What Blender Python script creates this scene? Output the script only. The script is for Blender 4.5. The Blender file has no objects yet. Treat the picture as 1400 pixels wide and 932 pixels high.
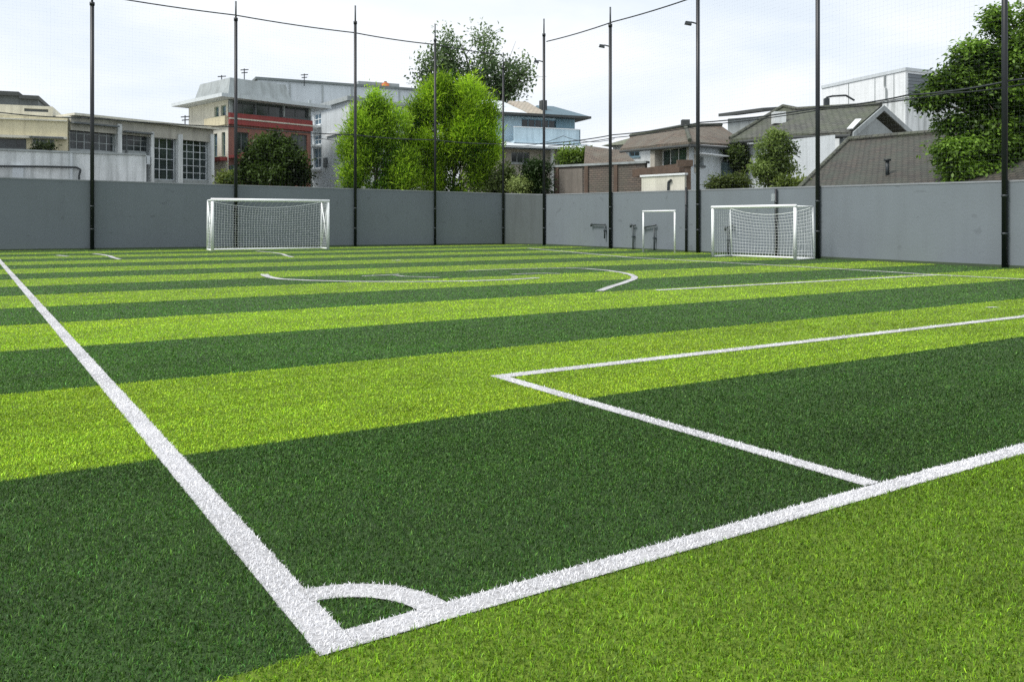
import bpy, math, random
import numpy as np
from mathutils import Vector
random.seed(7); RNG = np.random.default_rng(11)
sc = bpy.context.scene; COL = sc.collection
# ------------------------------------------------------------------ survey frame
F, HC, HZ, CX = 1159.0, 1.2, 304.0, 700.0        # focal length (photo px), eye height, horizon row, centre column
def XY(px, Y): return ((px - CX) * Y / F, Y)
def PT(px, py, Y): return Vector(((px - CX) * Y / F, Y, HC - (py - HZ) * Y / F))
def GP(px, py): return XY(px, F * HC / (py - HZ))
_n = math.hypot(746, 1159); EV = Vector((-746/_n, 1159/_n, 0))   # along the touchline
_n = math.hypot(1800, 1159); EU = Vector((1800/_n, 1159/_n, 0))  # along the goal line
UP = Vector((0, 0, 1))
_o = GP(437, 898); O = Vector((_o[0], _o[1], 0))
def W(u, v, z=0.0): return O + EU*u + EV*v + UP*z
def UV(px, py):
    g = GP(px, py); d = Vector((g[0], g[1], 0)) - O
    return (d.dot(EU), d.dot(EV))
def lin(c):
    c = c/255.0
    return c/12.92 if c <= 0.04045 else ((c+0.055)/1.055)**2.4
def S(r, g, b, k=1.0): return (lin(r)*k, lin(g)*k, lin(b)*k)

# ------------------------------------------------------------------ materials
def newmat(name):
    m = bpy.data.materials.new(name); m.use_nodes = True
    nt = m.node_tree; b = nt.nodes['Principled BSDF']
    return m, nt, b
def N(nt, t, **k):
    n = nt.nodes.new(t)
    for a, v in k.items(): setattr(n, a, v)
    return n
def ramp(nt, stops):
    r = N(nt, 'ShaderNodeValToRGB'); e = r.color_ramp.elements
    while len(e) < len(stops): e.new(0.5)
    for i, (p, c) in enumerate(stops):
        e[i].position = p; e[i].color = (*c, 1) if len(c) == 3 else c
    return r
def weathered(name, col, rough=0.8, amt=0.25, scale=0.8, streak=0.0, bump=0.15, dirt=None, metal=0.0, specks=0.0):
    """painted or plastered surface: blotches, fine grain, rain streaks"""
    m, nt, b = newmat(name); L = nt.links
    geo = N(nt, 'ShaderNodeNewGeometry')
    n1 = N(nt, 'ShaderNodeTexNoise'); n1.inputs['Scale'].default_value = scale; n1.inputs['Detail'].default_value = 6
    n1.inputs['Roughness'].default_value = 0.65
    L.new(geo.outputs['Position'], n1.inputs['Vector'])
    d = dirt or tuple(c*0.45 for c in col)
    r1 = ramp(nt, [(0.30, tuple(c*(1-amt)+dd*amt for c, dd in zip(col, d))), (0.52, col), (0.75, tuple(min(1, c*(1+amt*0.35)) for c in col))])
    L.new(n1.outputs['Fac'], r1.inputs['Fac']); out = r1.outputs['Color']
    if streak > 0:
        mp = N(nt, 'ShaderNodeMapping'); mp.inputs['Scale'].default_value = (2.2, 2.2, 0.16)
        L.new(geo.outputs['Position'], mp.inputs['Vector'])
        n2 = N(nt, 'ShaderNodeTexNoise'); n2.inputs['Scale'].default_value = 1.6; n2.inputs['Detail'].default_value = 5
        L.new(mp.outputs['Vector'], n2.inputs['Vector'])
        r2 = ramp(nt, [(0.48, (0, 0, 0)), (0.72, (1, 1, 1))]); L.new(n2.outputs['Fac'], r2.inputs['Fac'])
        ml = N(nt, 'ShaderNodeMath', operation='MULTIPLY'); ml.inputs[1].default_value = streak
        L.new(r2.outputs['Color'], ml.inputs[0])
        mx = N(nt, 'ShaderNodeMix', data_type='RGBA'); L.new(ml.outputs[0], mx.inputs['Factor'])
        L.new(out, mx.inputs['A']); mx.inputs['B'].default_value = (*d, 1); out = mx.outputs['Result']
    if specks > 0:
        n4 = N(nt, 'ShaderNodeTexNoise'); n4.inputs['Scale'].default_value = 2.3; n4.inputs['Detail'].default_value = 3; n4.inputs['Roughness'].default_value = .4
        mp4 = N(nt, 'ShaderNodeMapping'); mp4.inputs['Scale'].default_value = (1, 1, 1.9); L.new(geo.outputs['Position'], mp4.inputs['Vector']); L.new(mp4.outputs['Vector'], n4.inputs['Vector'])
        r4 = ramp(nt, [(0.685, (0, 0, 0)), (0.72, (specks,)*3)]); L.new(n4.outputs['Fac'], r4.inputs['Fac'])
        m4 = N(nt, 'ShaderNodeMix', data_type='RGBA'); L.new(r4.outputs['Color'], m4.inputs['Factor']); L.new(out, m4.inputs['A']); m4.inputs['B'].default_value = (*tuple(c*.55 for c in d), 1); out = m4.outputs['Result']
    L.new(out, b.inputs['Base Color'])
    b.inputs['Roughness'].default_value = rough; b.inputs['Metallic'].default_value = metal
    if bump > 0:
        n3 = N(nt, 'ShaderNodeTexNoise'); n3.inputs['Scale'].default_value = 14; n3.inputs['Detail'].default_value = 5
        L.new(geo.outputs['Position'], n3.inputs['Vector'])
        bp = N(nt, 'ShaderNodeBump'); bp.inputs['Strength'].default_value = bump; bp.inputs['Distance'].default_value = 0.03
        L.new(n3.outputs['Fac'], bp.inputs['Height']); L.new(bp.outputs['Normal'], b.inputs['Normal'])
    return m
def tiled(name, c1, c2, mortar, w, h, gap=0.02, rough=0.85, moss=None, bump=0.6, offset=0.5):
    """courses of tiles or bricks laid out in metres on the face UVs"""
    m, nt, b = newmat(name); L = nt.links
    uv = N(nt, 'ShaderNodeUVMap'); uv.uv_map = 'UVMap'
    br = N(nt, 'ShaderNodeTexBrick'); br.offset = offset
    L.new(uv.outputs['UV'], br.inputs['Vector'])
    br.inputs['Scale'].default_value = 1.0; br.inputs['Brick Width'].default_value = w; br.inputs['Row Height'].default_value = h
    br.inputs['Mortar Size'].default_value = gap; br.inputs['Mortar Smooth'].default_value = 0.3; br.inputs['Bias'].default_value = 0.0
    br.inputs['Color1'].default_value = (*c1, 1); br.inputs['Color2'].default_value = (*c2, 1); br.inputs['Mortar'].default_value = (*mortar, 1)
    geo = N(nt, 'ShaderNodeNewGeometry')
    n1 = N(nt, 'ShaderNodeTexNoise'); n1.inputs['Scale'].default_value = 0.9; n1.inputs['Detail'].default_value = 7
    n1.inputs['Roughness'].default_value = 0.7
    L.new(geo.outputs['Position'], n1.inputs['Vector'])
    r = ramp(nt, [(0.40, (0, 0, 0)), (0.66, (1, 1, 1))]); L.new(n1.outputs['Fac'], r.inputs['Fac'])
    ml = N(nt, 'ShaderNodeMath', operation='MULTIPLY'); ml.inputs[1].default_value = 0.75; L.new(r.outputs['Color'], ml.inputs[0])
    mx = N(nt, 'ShaderNodeMix', data_type='RGBA'); L.new(ml.outputs[0], mx.inputs['Factor'])
    L.new(br.outputs['Color'], mx.inputs['A']); mx.inputs['B'].default_value = (*(moss or tuple(c*0.6 for c in c1)), 1)
    L.new(mx.outputs['Result'], b.inputs['Base Color']); b.inputs['Roughness'].default_value = rough
    # saw-tooth course profile
    sx = N(nt, 'ShaderNodeSeparateXYZ'); L.new(uv.outputs['UV'], sx.inputs[0])
    dv = N(nt, 'ShaderNodeMath', operation='DIVIDE'); dv.inputs[1].default_value = h; L.new(sx.outputs['Y'], dv.inputs[0])
    fr = N(nt, 'ShaderNodeMath', operation='FRACT'); L.new(dv.outputs[0], fr.inputs[0])
    sb = N(nt, 'ShaderNodeMath', operation='SUBTRACT'); L.new(br.outputs['Fac'], sb.inputs[1]); L.new(fr.outputs[0], sb.inputs[0])
    sb.inputs[0].default_value = 1.0
    bp = N(nt, 'ShaderNodeBump'); bp.inputs['Strength'].default_value = bump; bp.inputs['Distance'].default_value = 0.05; bp.invert = True
    L.new(sb.outputs[0], bp.inputs['Height']); L.new(bp.outputs['Normal'], b.inputs['Normal'])
    return m
def glassy(name, col, rough=0.12):
    m, nt, b = newmat(name); L = nt.links
    geo = N(nt, 'ShaderNodeNewGeometry'); n1 = N(nt, 'ShaderNodeTexNoise'); n1.inputs['Scale'].default_value = 1.3; n1.inputs['Detail'].default_value = 4
    L.new(geo.outputs['Position'], n1.inputs['Vector'])
    r = ramp(nt, [(0.35, tuple(c*0.4 for c in col)), (0.65, tuple(c*1.5 for c in col))]); L.new(n1.outputs['Fac'], r.inputs['Fac'])
    L.new(r.outputs['Color'], b.inputs['Base Color']); b.inputs['Roughness'].default_value = rough; b.inputs['IOR'].default_value = 1.5
    return m
def leafmat(name, trans=0.35, rough=0.5, spec=0.35):
    """uses the per-leaf colour stored on the mesh; part of the light comes through the blade"""
    m, nt, b = newmat(name); L = nt.links
    at = N(nt, 'ShaderNodeAttribute'); at.attribute_name = 'Col'
    L.new(at.outputs['Color'], b.inputs['Base Color']); b.inputs['Roughness'].default_value = rough
    b.inputs['Specular IOR Level'].default_value = spec
    tr = N(nt, 'ShaderNodeBsdfTranslucent'); L.new(at.outputs['Color'], tr.inputs['Color'])
    mx = N(nt, 'ShaderNodeMixShader'); mx.inputs[0].default_value = trans
    out = nt.nodes['Material Output']
    L.new(b.outputs[0], mx.inputs[1]); L.new(tr.outputs[0], mx.inputs[2]); L.new(mx.outputs[0], out.inputs['Surface'])
    return m
M = {}
M['wall_grey'] = weathered('wall_grey', S(112, 120, 127), amt=0.16, scale=0.45, streak=0.10, dirt=S(84, 88, 92), specks=.22)
M['wall_grey_dimmed'] = weathered('wall_grey_dimmed', S(103, 111, 117), amt=0.15, scale=0.4, streak=0.10, dirt=S(76, 80, 84), specks=.22)  # same render, weaker light on the left run put into the colour
M['wall_grey_shaded'] = weathered('wall_grey_shaded', S(88, 95, 97), amt=0.2, scale=0.5, streak=0.3, dirt=S(62, 66, 66))  # same render, shaded facing of the corner panel put into the colour
M['foot_shade'] = weathered('foot_shade', S(62, 76, 56), amt=0.4, scale=2.0)  # dark green for the shadow line at the wall foot
M['coping'] = weathered('coping', S(134, 138, 144), amt=0.35, scale=1.2, dirt=S(90, 95, 92))
M['post'] = weathered('post', S(20, 25, 30), rough=0.45, amt=0.3, scale=2.5, bump=0.03)
M['post_top'] = weathered('post_top', S(70, 76, 80), rough=0.5, amt=0.3, scale=2.5, bump=0.03)
M['cord'] = weathered('cord', S(96, 102, 104), rough=0.7, bump=0)
M['rope'] = weathered('rope', S(44, 50, 54), rough=0.7, bump=0)
M['white_steel'] = weathered('white_steel', S(232, 235, 236), rough=0.4, amt=0.12, scale=3, bump=0.02)
M['white_cord'] = weathered('white_cord', S(222, 226, 228), rough=0.8, bump=0)
M['pipe_iron'] = weathered('pipe_iron', S(60, 68, 72), rough=0.5, amt=0.4, scale=4, bump=0.05)
M['dark_iron'] = weathered('dark_iron', S(45, 52, 56), rough=0.5, amt=0.4, scale=4, bump=0.05)
M['beige'] = weathered('beige', S(206, 198, 168), amt=0.3, scale=0.7, streak=0.35, dirt=S(128, 122, 104))
M['beige_pale'] = weathered('beige_pale', S(206, 204, 190), amt=0.3, scale=0.8, streak=0.3, dirt=S(130, 128, 118))
M['white_plaster'] = weathered('white_plaster', S(214, 219, 220), amt=0.35, scale=0.7, streak=0.55, dirt=S(126, 132, 130))
M['pale_grey'] = weathered('pale_grey', S(196, 203, 207), amt=0.2, scale=0.6, streak=0.25, dirt=S(140, 146, 148))
M['mid_grey'] = weathered('mid_grey', S(156, 163, 164), amt=0.35, scale=0.6, streak=0.5, dirt=S(104, 108, 106))
M['dark_grey'] = weathered('dark_grey', S(98, 104, 106), amt=0.3, scale=0.8, streak=0.3)
M['eave_dark'] = weathered('eave_dark', S(66, 70, 70), amt=0.3, scale=1.2)
M['roof_flat'] = weathered('roof_flat', S(112, 120, 120), amt=0.3, scale=0.8, streak=0.3)
M['red'] = weathered('red', S(146, 66, 64), amt=0.4, scale=0.7, streak=0.5, dirt=S(110, 56, 52))
M['brown_red'] = weathered('brown_red', S(140, 96, 84), amt=0.45, scale=0.6, streak=0.5, dirt=S(86, 74, 70))
M['green_paint'] = weathered('green_paint', S(120, 142, 128), amt=0.3, scale=0.9, streak=0.3)
M['blue'] = weathered('blue', S(190, 212, 224), amt=0.3, scale=0.6, streak=0.45, dirt=S(130, 152, 164))
M['blue_mid'] = weathered('blue_mid', S(126, 156, 170), amt=0.2, scale=0.8, streak=0.2)
M['blue_roof'] = weathered('blue_roof', S(70, 98, 110), amt=0.35, scale=1.0, streak=0.2, rough=0.5)
M['tan_wall'] = weathered('tan_wall', S(172, 168, 158), amt=0.3, scale=0.7, streak=0.4, dirt=S(112, 106, 96))
M['white_paint'] = weathered('white_paint', S(226, 230, 232), amt=0.15, scale=1.0, streak=0.15)
M['panel_grey'] = weathered('panel_grey', S(118, 112, 104), amt=0.35, scale=0.9, streak=0.5)
M['fascia_grey'] = weathered('fascia_grey', S(176, 174, 164), amt=0.4, scale=0.9, streak=0.5)
M['timber'] = weathered('timber', S(96, 80, 68), amt=0.4, scale=2.0, streak=0.4)
M['orange'] = weathered('orange', S(190, 112, 66), amt=0.2, scale=3)
M['teal_panel'] = weathered('teal_panel', S(74, 92, 96), amt=0.3, scale=1.0, streak=0.2)
M['louvre'] = tiled('louvre', S(112, 120, 126), S(104, 112, 118), S(78, 84, 88), 8.0, 0.22, gap=0.03, bump=0.4)
M['tile_grey'] = tiled('tile_grey', S(90, 91, 84), S(70, 72, 67), S(42, 43, 40), 0.3, 0.28, gap=0.025, moss=S(78, 86, 66))
M['tile_dark'] = tiled('tile_dark', S(80, 74, 66), S(62, 60, 55), S(42, 40, 36), 0.24, 0.2, gap=0.02, moss=S(66, 74, 64), bump=1.0)
M['tile_brown'] = tiled('tile_brown', S(106, 92, 79), S(86, 76, 66), S(50, 46, 40), 0.3, 0.26, moss=S(104, 102, 92))
M['tile_olive'] = tiled('tile_olive', S(120, 122, 104), S(104, 108, 92), S(70, 72, 62), 0.3, 0.26, moss=S(96, 104, 84))
M['tile_tan'] = tiled('tile_tan', S(176, 164, 148), S(160, 150, 136), S(110, 102, 92), 0.3, 0.26, moss=S(150, 150, 138))
M['brick_brown'] = tiled('brick_brown', S(112, 100, 90), S(94, 86, 80), S(70, 66, 62), 0.26, 0.12, gap=0.014, moss=S(88, 88, 78), bump=0.4)
M['glass'] = glassy('glass', S(50, 58, 60)); M['glass_blue'] = glassy('glass_blue', S(84, 104, 118)); M['glass_green'] = glassy('glass_green', S(44, 64, 58))
M['bark'] = weathered('bark', S(84, 74, 62), amt=0.5, scale=5, streak=0.4, bump=0.6)
M['leaf'] = leafmat('leaf', trans=.42); M['leaf_thin'] = leafmat('leaf_thin', trans=0.5, spec=0.2)
M['blade'] = leafmat('blade', trans=0.25, rough=0.5, spec=0.3)
M['soil'] = weathered('soil', S(112, 108, 98), amt=0.4, scale=0.3, bump=0.4)
def flat_turf(name, cols, stripes):
    m, nt, b = newmat(name); L = nt.links
    tc = N(nt, 'ShaderNodeTexCoord'); n1 = N(nt, 'ShaderNodeTexNoise'); n1.inputs['Scale'].default_value = 60; n1.inputs['Detail'].default_value = 4
    L.new(tc.outputs['Object'], n1.inputs['Vector'])
    n2 = N(nt, 'ShaderNodeTexNoise'); n2.inputs['Scale'].default_value = 1.5; n2.inputs['Detail'].default_value = 5; L.new(tc.outputs['Object'], n2.inputs['Vector'])
    ad = N(nt, 'ShaderNodeMath', operation='ADD'); L.new(n1.outputs['Fac'], ad.inputs[0]); L.new(n2.outputs['Fac'], ad.inputs[1])
    r = ramp(nt, [(0.7/2, (0.55,)*3), (1.3/2, (1.2,)*3)])
    hf = N(nt, 'ShaderNodeMath', operation='MULTIPLY'); hf.inputs[1].default_value = 0.5; L.new(ad.outputs[0], hf.inputs[0]); L.new(hf.outputs[0], r.inputs['Fac'])
    if stripes:
        sx = N(nt, 'ShaderNodeSeparateXYZ'); L.new(tc.outputs['Object'], sx.inputs[0])
        dv = N(nt, 'ShaderNodeMath', operation='DIVIDE'); dv.inputs[1].default_value = 2*SW; L.new(sx.outputs['Y'], dv.inputs[0])
        fl = N(nt, 'ShaderNodeMath', operation='FRACT'); ab = N(nt, 'ShaderNodeMath', operation='ADD'); ab.inputs[1].default_value = 50.0-0.03/(2*SW)
        L.new(dv.outputs[0], ab.inputs[0]); L.new(ab.outputs[0], fl.inputs[0])
        lt = N(nt, 'ShaderNodeMath', operation='LESS_THAN'); lt.inputs[1].default_value = 0.5; L.new(fl.outputs[0], lt.inputs[0])
        mx = N(nt, 'ShaderNodeMix', data_type='RGBA'); L.new(lt.outputs[0], mx.inputs['Factor'])
        mx.inputs['A'].default_value = (*cols[0], 1); mx.inputs['B'].default_value = (*cols[1], 1); src = mx.outputs['Result']
    else:
        rg = N(nt, 'ShaderNodeRGB'); rg.outputs[0].default_value = (*cols[0], 1); src = rg.outputs[0]
    mm = N(nt, 'ShaderNodeMix', data_type='RGBA', blend_type='MULTIPLY'); mm.inputs['Factor'].default_value = 1.0
    L.new(src, mm.inputs['A']); L.new(r.outputs['Color'], mm.inputs['B']); L.new(mm.outputs['Result'], b.inputs['Base Color'])
    b.inputs['Roughness'].default_value = 0.9
    bp = N(nt, 'ShaderNodeBump'); bp.inputs['Strength'].default_value = 0.5; bp.inputs['Distance'].default_value = 0.02
    L.new(n1.outputs['Fac'], bp.inputs['Height']); L.new(bp.outputs['Normal'], b.inputs['Normal'])
    return m
SW = 2.29                                        # stripe width
C_BRIGHT = (0.282, 0.458, 0.018); C_DARK = (0.057, 0.152, 0.016); C_WHITE = (0.88, 0.88, 0.90)
M['turf'] = flat_turf('turf', [tuple(c*0.40 for c in C_BRIGHT), tuple(c*0.40 for c in C_DARK)], True)
M['line_paint'] = flat_turf('line_paint', [tuple(c*0.5 for c in C_WHITE)], False)

# ------------------------------------------------------------------ mesh helpers
class MB:
    def __init__(s): s.v = []; s.f = []
    def poly(s, pts):
        i = len(s.v); s.v += [Vector(p) for p in pts]; s.f.append(list(range(i, i+len(pts)))); return s
    def hexa(s, a, b):
        """solid between polygon a and its offset copy b (same winding)"""
        n = len(a); i = len(s.v); s.v += [Vector(p) for p in a] + [Vector(p) for p in b]
        s.f.append(list(range(i, i+n))); s.f.append(list(range(i+2*n-1, i+n-1, -1)))
        for k in range(n):
            j = (k+1) % n; s.f.append([i+j, i+k, i+n+k, i+n+j])
        return s
    def box(s, o, a, b, c):
        """corner o, edge vectors a, b, c"""
        o = Vector(o); q = [o, o+a, o+a+b, o+b]
        return s.hexa(q, [p+c for p in q])
    def tube(s, p, q, r, r2=None, n=8, caps=True):
        p = Vector(p); q = Vector(q); r2 = r if r2 is None else r2
        d = (q-p).normalized(); x = d.orthogonal().normalized(); y = d.cross(x)
        i = len(s.v)
        for c, rr in ((p, r), (q, r2)):
            for k in range(n):
                a = 2*math.pi*k/n; s.v.append(c + x*(math.cos(a)*rr) + y*(math.sin(a)*rr))
        for k in range(n):
            j = (k+1) % n; s.f.append([i+k, i+j, i+n+j, i+n+k])
        if caps: s.f.append(list(range(i+n-1, i-1, -1))); s.f.append(list(range(i+n, i+2*n)))
        return s
    def path(s, pts, r, n=6):
        for a, b in zip(pts[:-1], pts[1:]): s.tube(a, b, r, n=n)
        return s
    def build(s, name, mat, parent=None, smooth=False):
        root = parent
        off = Vector((0, 0, 0))
        while root is not None: off += root.location; root = root.parent
        me = bpy.data.meshes.new(name)
        me.from_pydata([tuple(p-off) for p in s.v], [], s.f); me.update()
        uvl = me.uv_layers.new(name='UVMap'); dat = np.zeros(len(me.loops)*2, dtype=np.float32)
        for p in me.polygons:
            nrm = p.normal; u = UP.cross(nrm)
            if u.length < 1e-3: u = Vector((1, 0, 0))
            u.normalize(); w = nrm.cross(u)
            for li in p.loop_indices:
                co = me.vertices[me.loops[li].vertex_index].co + off
                dat[2*li] = co.dot(u); dat[2*li+1] = co.dot(w)
        uvl.data.foreach_set('uv', dat)
        if smooth: me.polygons.foreach_set('use_smooth', [True]*len(me.polygons))
        me.materials.append(M[mat] if isinstance(mat, str) else mat)
        o = bpy.data.objects.new(name, me); COL.objects.link(o)
        if parent: o.parent = parent
        return o
def tag(o, label=None, cat=None, group=None, kind=None):
    if label: o['label'] = label
    if cat: o['category'] = cat
    if group: o['group'] = group
    if kind: o['kind'] = kind
    return o
def thing(name, label, cat, loc, group=None):
    o = bpy.data.objects.new(name, None); COL.objects.link(o)
    o.location = (loc[0], loc[1], loc[2] if len(loc) > 2 else 0.0); o.empty_display_size = 0.3
    return tag(o, label, cat, group)
class Fac:
    """vertical plane through two surveyed columns; pixel positions on it become real points"""
    def __init__(s, x0, Y0, x1, Y1):
        s.a = Vector((*XY(x0, Y0), 0)); s.b = Vector((*XY(x1, Y1), 0))
        s.len = (s.b-s.a).length; s.d = (s.b-s.a).normalized()
        n = Vector((s.d.y, -s.d.x, 0)); s.n = n if n.dot(-s.a) > 0 else -n     # towards the pitch
        s.x0, s.x1 = x0, x1
    def t(s, px):
        k = (px-CX)/F; dx, dy = s.d.x, s.d.y
        return (k*s.a.y - s.a.x)/(dx - k*dy)
    def z(s, px, py):
        Y = s.a.y + s.d.y*s.t(px); return HC - (py-HZ)*Y/F
    def at(s, t, z, out=0.0): return s.a + s.d*t + UP*z + s.n*out
    def S(s, px, py, out=0.0): return s.at(s.t(px), s.z(px, py), out)
    def rect(s, x0, y0, x1, y1):
        """t0, t1, zbottom, ztop of a pixel rectangle, heights read in its middle column"""
        xm = (x0+x1)/2; return s.t(x0), s.t(x1), s.z(xm, y1), s.z(xm, y0)
    def shift(s, out):
        c = object.__new__(Fac); c.__dict__.update(s.__dict__); c.a = s.a+s.n*out; c.b = s.b+s.n*out; return c
def slab(mb, f, x0, y0, x1, y1, out, back=0.0, level=None):
    t0, t1, z0, z1 = f.rect(x0, y0, x1, y1)
    mb.box(f.at(t0, z0, out), f.d*(t1-t0), UP*(z1-z0), -f.n*(out+back)); return mb
def pierced(mb, f, t0, t1, z0, z1, holes, depth, reveal=0.18, top=True, sides=True):
    """block whose front has real openings with reveals, closed behind"""
    hs = [(max(t0+.02, a), min(t1-.02, b), max(z0+.02, c), min(z1-.02, d)) for a, b, c, d in holes]
    hs = [h for h in hs if h[1] > h[0] and h[3] > h[2]]
    ts = sorted({t0, t1, *[h[0] for h in hs], *[h[1] for h in hs]}); zs = sorted({z0, z1, *[h[2] for h in hs], *[h[3] for h in hs]})
    for a, b in zip(ts[:-1], ts[1:]):
        for c, d in zip(zs[:-1], zs[1:]):
            tm, zm = (a+b)/2, (c+d)/2
            if any(h[0] < tm < h[1] and h[2] < zm < h[3] for h in hs): continue
            mb.poly([f.at(a, c), f.at(b, c), f.at(b, d), f.at(a, d)])
    for a, b, c, d in hs:
        q = [(a, c), (b, c), (b, d), (a, d)]
        for (p, r), (p2, r2) in zip(q, q[1:]+q[:1]):
            mb.poly([f.at(p, r), f.at(p2, r2), f.at(p2, r2, -reveal), f.at(p, r, -reveal)])
    if sides:
        for t in (t0, t1): mb.poly([f.at(t, z0), f.at(t, z1), f.at(t, z1, -depth), f.at(t, z0, -depth)])
    if sides: mb.poly([f.at(t0, z0, -depth), f.at(t1, z0, -depth), f.at(t1, z1, -depth), f.at(t0, z1, -depth)])
    if top: mb.poly([f.at(t0, z1), f.at(t1, z1), f.at(t1, z1, -depth), f.at(t0, z1, -depth)])
    return hs
def window(parent, f, h, nx=2, ny=1, frame='white_paint', pane='glass', fw=0.06, recess=0.10, sill=True):
    a, b, c, d = h; mb = MB()
    def bar(t0, t1, z0, z1, o=recess-0.03): mb.box(f.at(t0, z0, -o), f.d*(t1-t0), UP*(z1-z0), -f.n*0.05)
    e = 0.004
    bar(a+e, a+fw, c+e, d-e); bar(b-fw, b-e, c+e, d-e); bar(a+fw, b-fw, c+e, c+fw); bar(a+fw, b-fw, d-fw, d-e)
    for i in range(1, nx):
        t = a+(b-a)*i/nx; bar(t-fw*0.4, t+fw*0.4, c+fw, d-fw, recess-0.02)
    for i in range(1, ny):
        z = c+(d-c)*i/ny; bar(a+fw, b-fw, z-fw*0.35, z+fw*0.35, recess-0.023)
    w = mb.build('window', frame, parent)
    p = MB(); p.box(f.at(a+e, c+e, -recess-0.005), f.d*(b-a-2*e), UP*(d-c-2*e), -f.n*0.02); p.build('pane', pane, w)
    if sill:
        s = MB(); s.box(f.at(a-0.08, c-0.10, 0.08), f.d*(b-a+0.16), UP*0.10, -f.n*0.077); s.build('sill', frame, w)
    return w

# ------------------------------------------------------------------ setting: ground, pitch, turf
g = MB(); g.poly([(-900, -60, -0.03), (900, -60, -0.03), (900, 1500, -0.03), (-900, 1500, -0.03)])
tag(g.build('ground', 'soil'), kind='structure')
# perimeter wall runs (pitch-side face)
WL0 = Vector((*GP(0, 343), 0)); WL1 = Vector((*GP(688, 334.2), 0)); WC = Vector((*GP(746, 335.2), 0)); WR1 = Vector((*GP(1400, 367), 0))
dL = (WL0-WL1).normalized(); dR = (WR1-WC).normalized()
WLX = WL0 + dL*14.0; WRX = WR1 + dR*16.0
def ztop(px, pyt, P): return HC - (pyt-HZ)*P.y/F
zL0, zL1, zC, zR1 = ztop(0, 244, WL0), ztop(688, 265.5, WL1), ztop(746, 267, WC), ztop(1400, 248.5, WR1)
pm = bpy.data.meshes.new('pitch')
def loc_uv(P): d = P-O; return (d.dot(EU), d.dot(EV), 0.0)
pp = [loc_uv(p) for p in (WLX, WL1, WC, WRX)] + [(WRX-O).dot(EU) and (24.0, -22.0, 0.0), (-22.0, -22.0, 0.0), (-22.0, loc_uv(WLX)[1], 0.0)]
pm.from_pydata(pp, [], [list(range(len(pp)))]); pm.update(); pm.materials.append(M['turf'])
pitch = bpy.data.objects.new('pitch', pm); COL.objects.link(pitch)
pitch.location = O; pitch.rotation_euler = (0, 0, math.atan2(EU.y, EU.x)); tag(pitch, kind='structure')

# painted lines: name -> list of uv segments with width, and arcs
def poly_px(pts, w, flag=None):
    q = [UV(*p) for p in pts]; return [(a, b, w) for a, b in zip(q[:-1], q[1:])]
PB_U, PB_V = 2.66, 3.33
LINES = {
 'touchline': [((0.055, 0.0), (0.055, 60.0), 0.11)],
 'goal_line': [((0.111, 0.05), (30.0, 0.075), 0.105)],
 'corner_arc': 'arc',
 'penalty_area_line': [((PB_U, 0.11), (PB_U, PB_V), 0.105), ((PB_U-0.05, PB_V), (13.0, PB_V-0.06), 0.13)],
 'halfway_line': [((9.4, 8.93), (17.9, 8.74), 0.15)],
 'opposite_touchline': poly_px([(800, 346.5), (860, 352), (960, 357.5), (1070, 363.5), (1200, 371), (1270, 375.5), (1400, 382), (1500, 387)], 0.15) + poly_px([(722, 339.5), (800, 346.5)], 0.15),
 'centre_circle': poly_px([(361, 375.3), (364, 377.6), (370, 379.6), (384, 381.8), (420, 383.6), (480, 385.2), (560, 385.6), (640, 384.6), (700, 382.6), (735, 380.2)], 0.17)
   + poly_px([(700, 375.2), (740, 373.8), (764, 374.4)], 0.10)
   + poly_px([(496, 377.6), (520, 376.8), (546, 375.4)], 0.09) + poly_px([(540, 376.6), (552, 378.2), (600, 379.6)], 0.08) + poly_px([(640, 370.2), (700, 368.0), (775, 366.6)], 0.09)
   + poly_px([(775, 366.6), (800, 367.4), (830, 370), (850, 372.8), (862, 375.6), (868, 379), (866, 382), (852, 387.2), (836, 392), (820, 398)], 0.14),
 'far_area_line': poly_px([(128, 347.0), (140, 348.4), (150, 350.2), (155, 352.6), (163, 354.6)], 0.15) + poly_px([(78, 349.2), (92, 350.6)], 0.16) + poly_px([(350, 343.4), (372, 345.4), (386, 347.4), (392, 350), (400, 351.6)], 0.13),
 'penalty_spot': poly_px([(1350, 421.0), (1362, 420.5)], 0.07) + poly_px([(540, 356.4), (547, 356.2)], 0.2),
}
ARC_R0, ARC_R1 = 0.285, 0.385
def inside(name, u, v):
    if name == 'corner_arc':
        r = np.hypot(u-0.07, (v-0.05)*1.0); return (r > ARC_R0) & (r < ARC_R1) & (u > 0.05) & (v > 0.05)
    m = np.zeros(u.shape, bool)
    for (a, b, w) in LINES[name]:
        du, dv = b[0]-a[0], b[1]-a[1]; l = math.hypot(du, dv); du /= l; dv /= l
        s = (u-a[0])*du + (v-a[1])*dv; p = np.abs((u-a[0])*dv - (v-a[1])*du)
        e = 0.0 if l > 2 else w*0.4
        m |= (s > -e) & (s < l+e) & (p < w/2)
    return m

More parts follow.
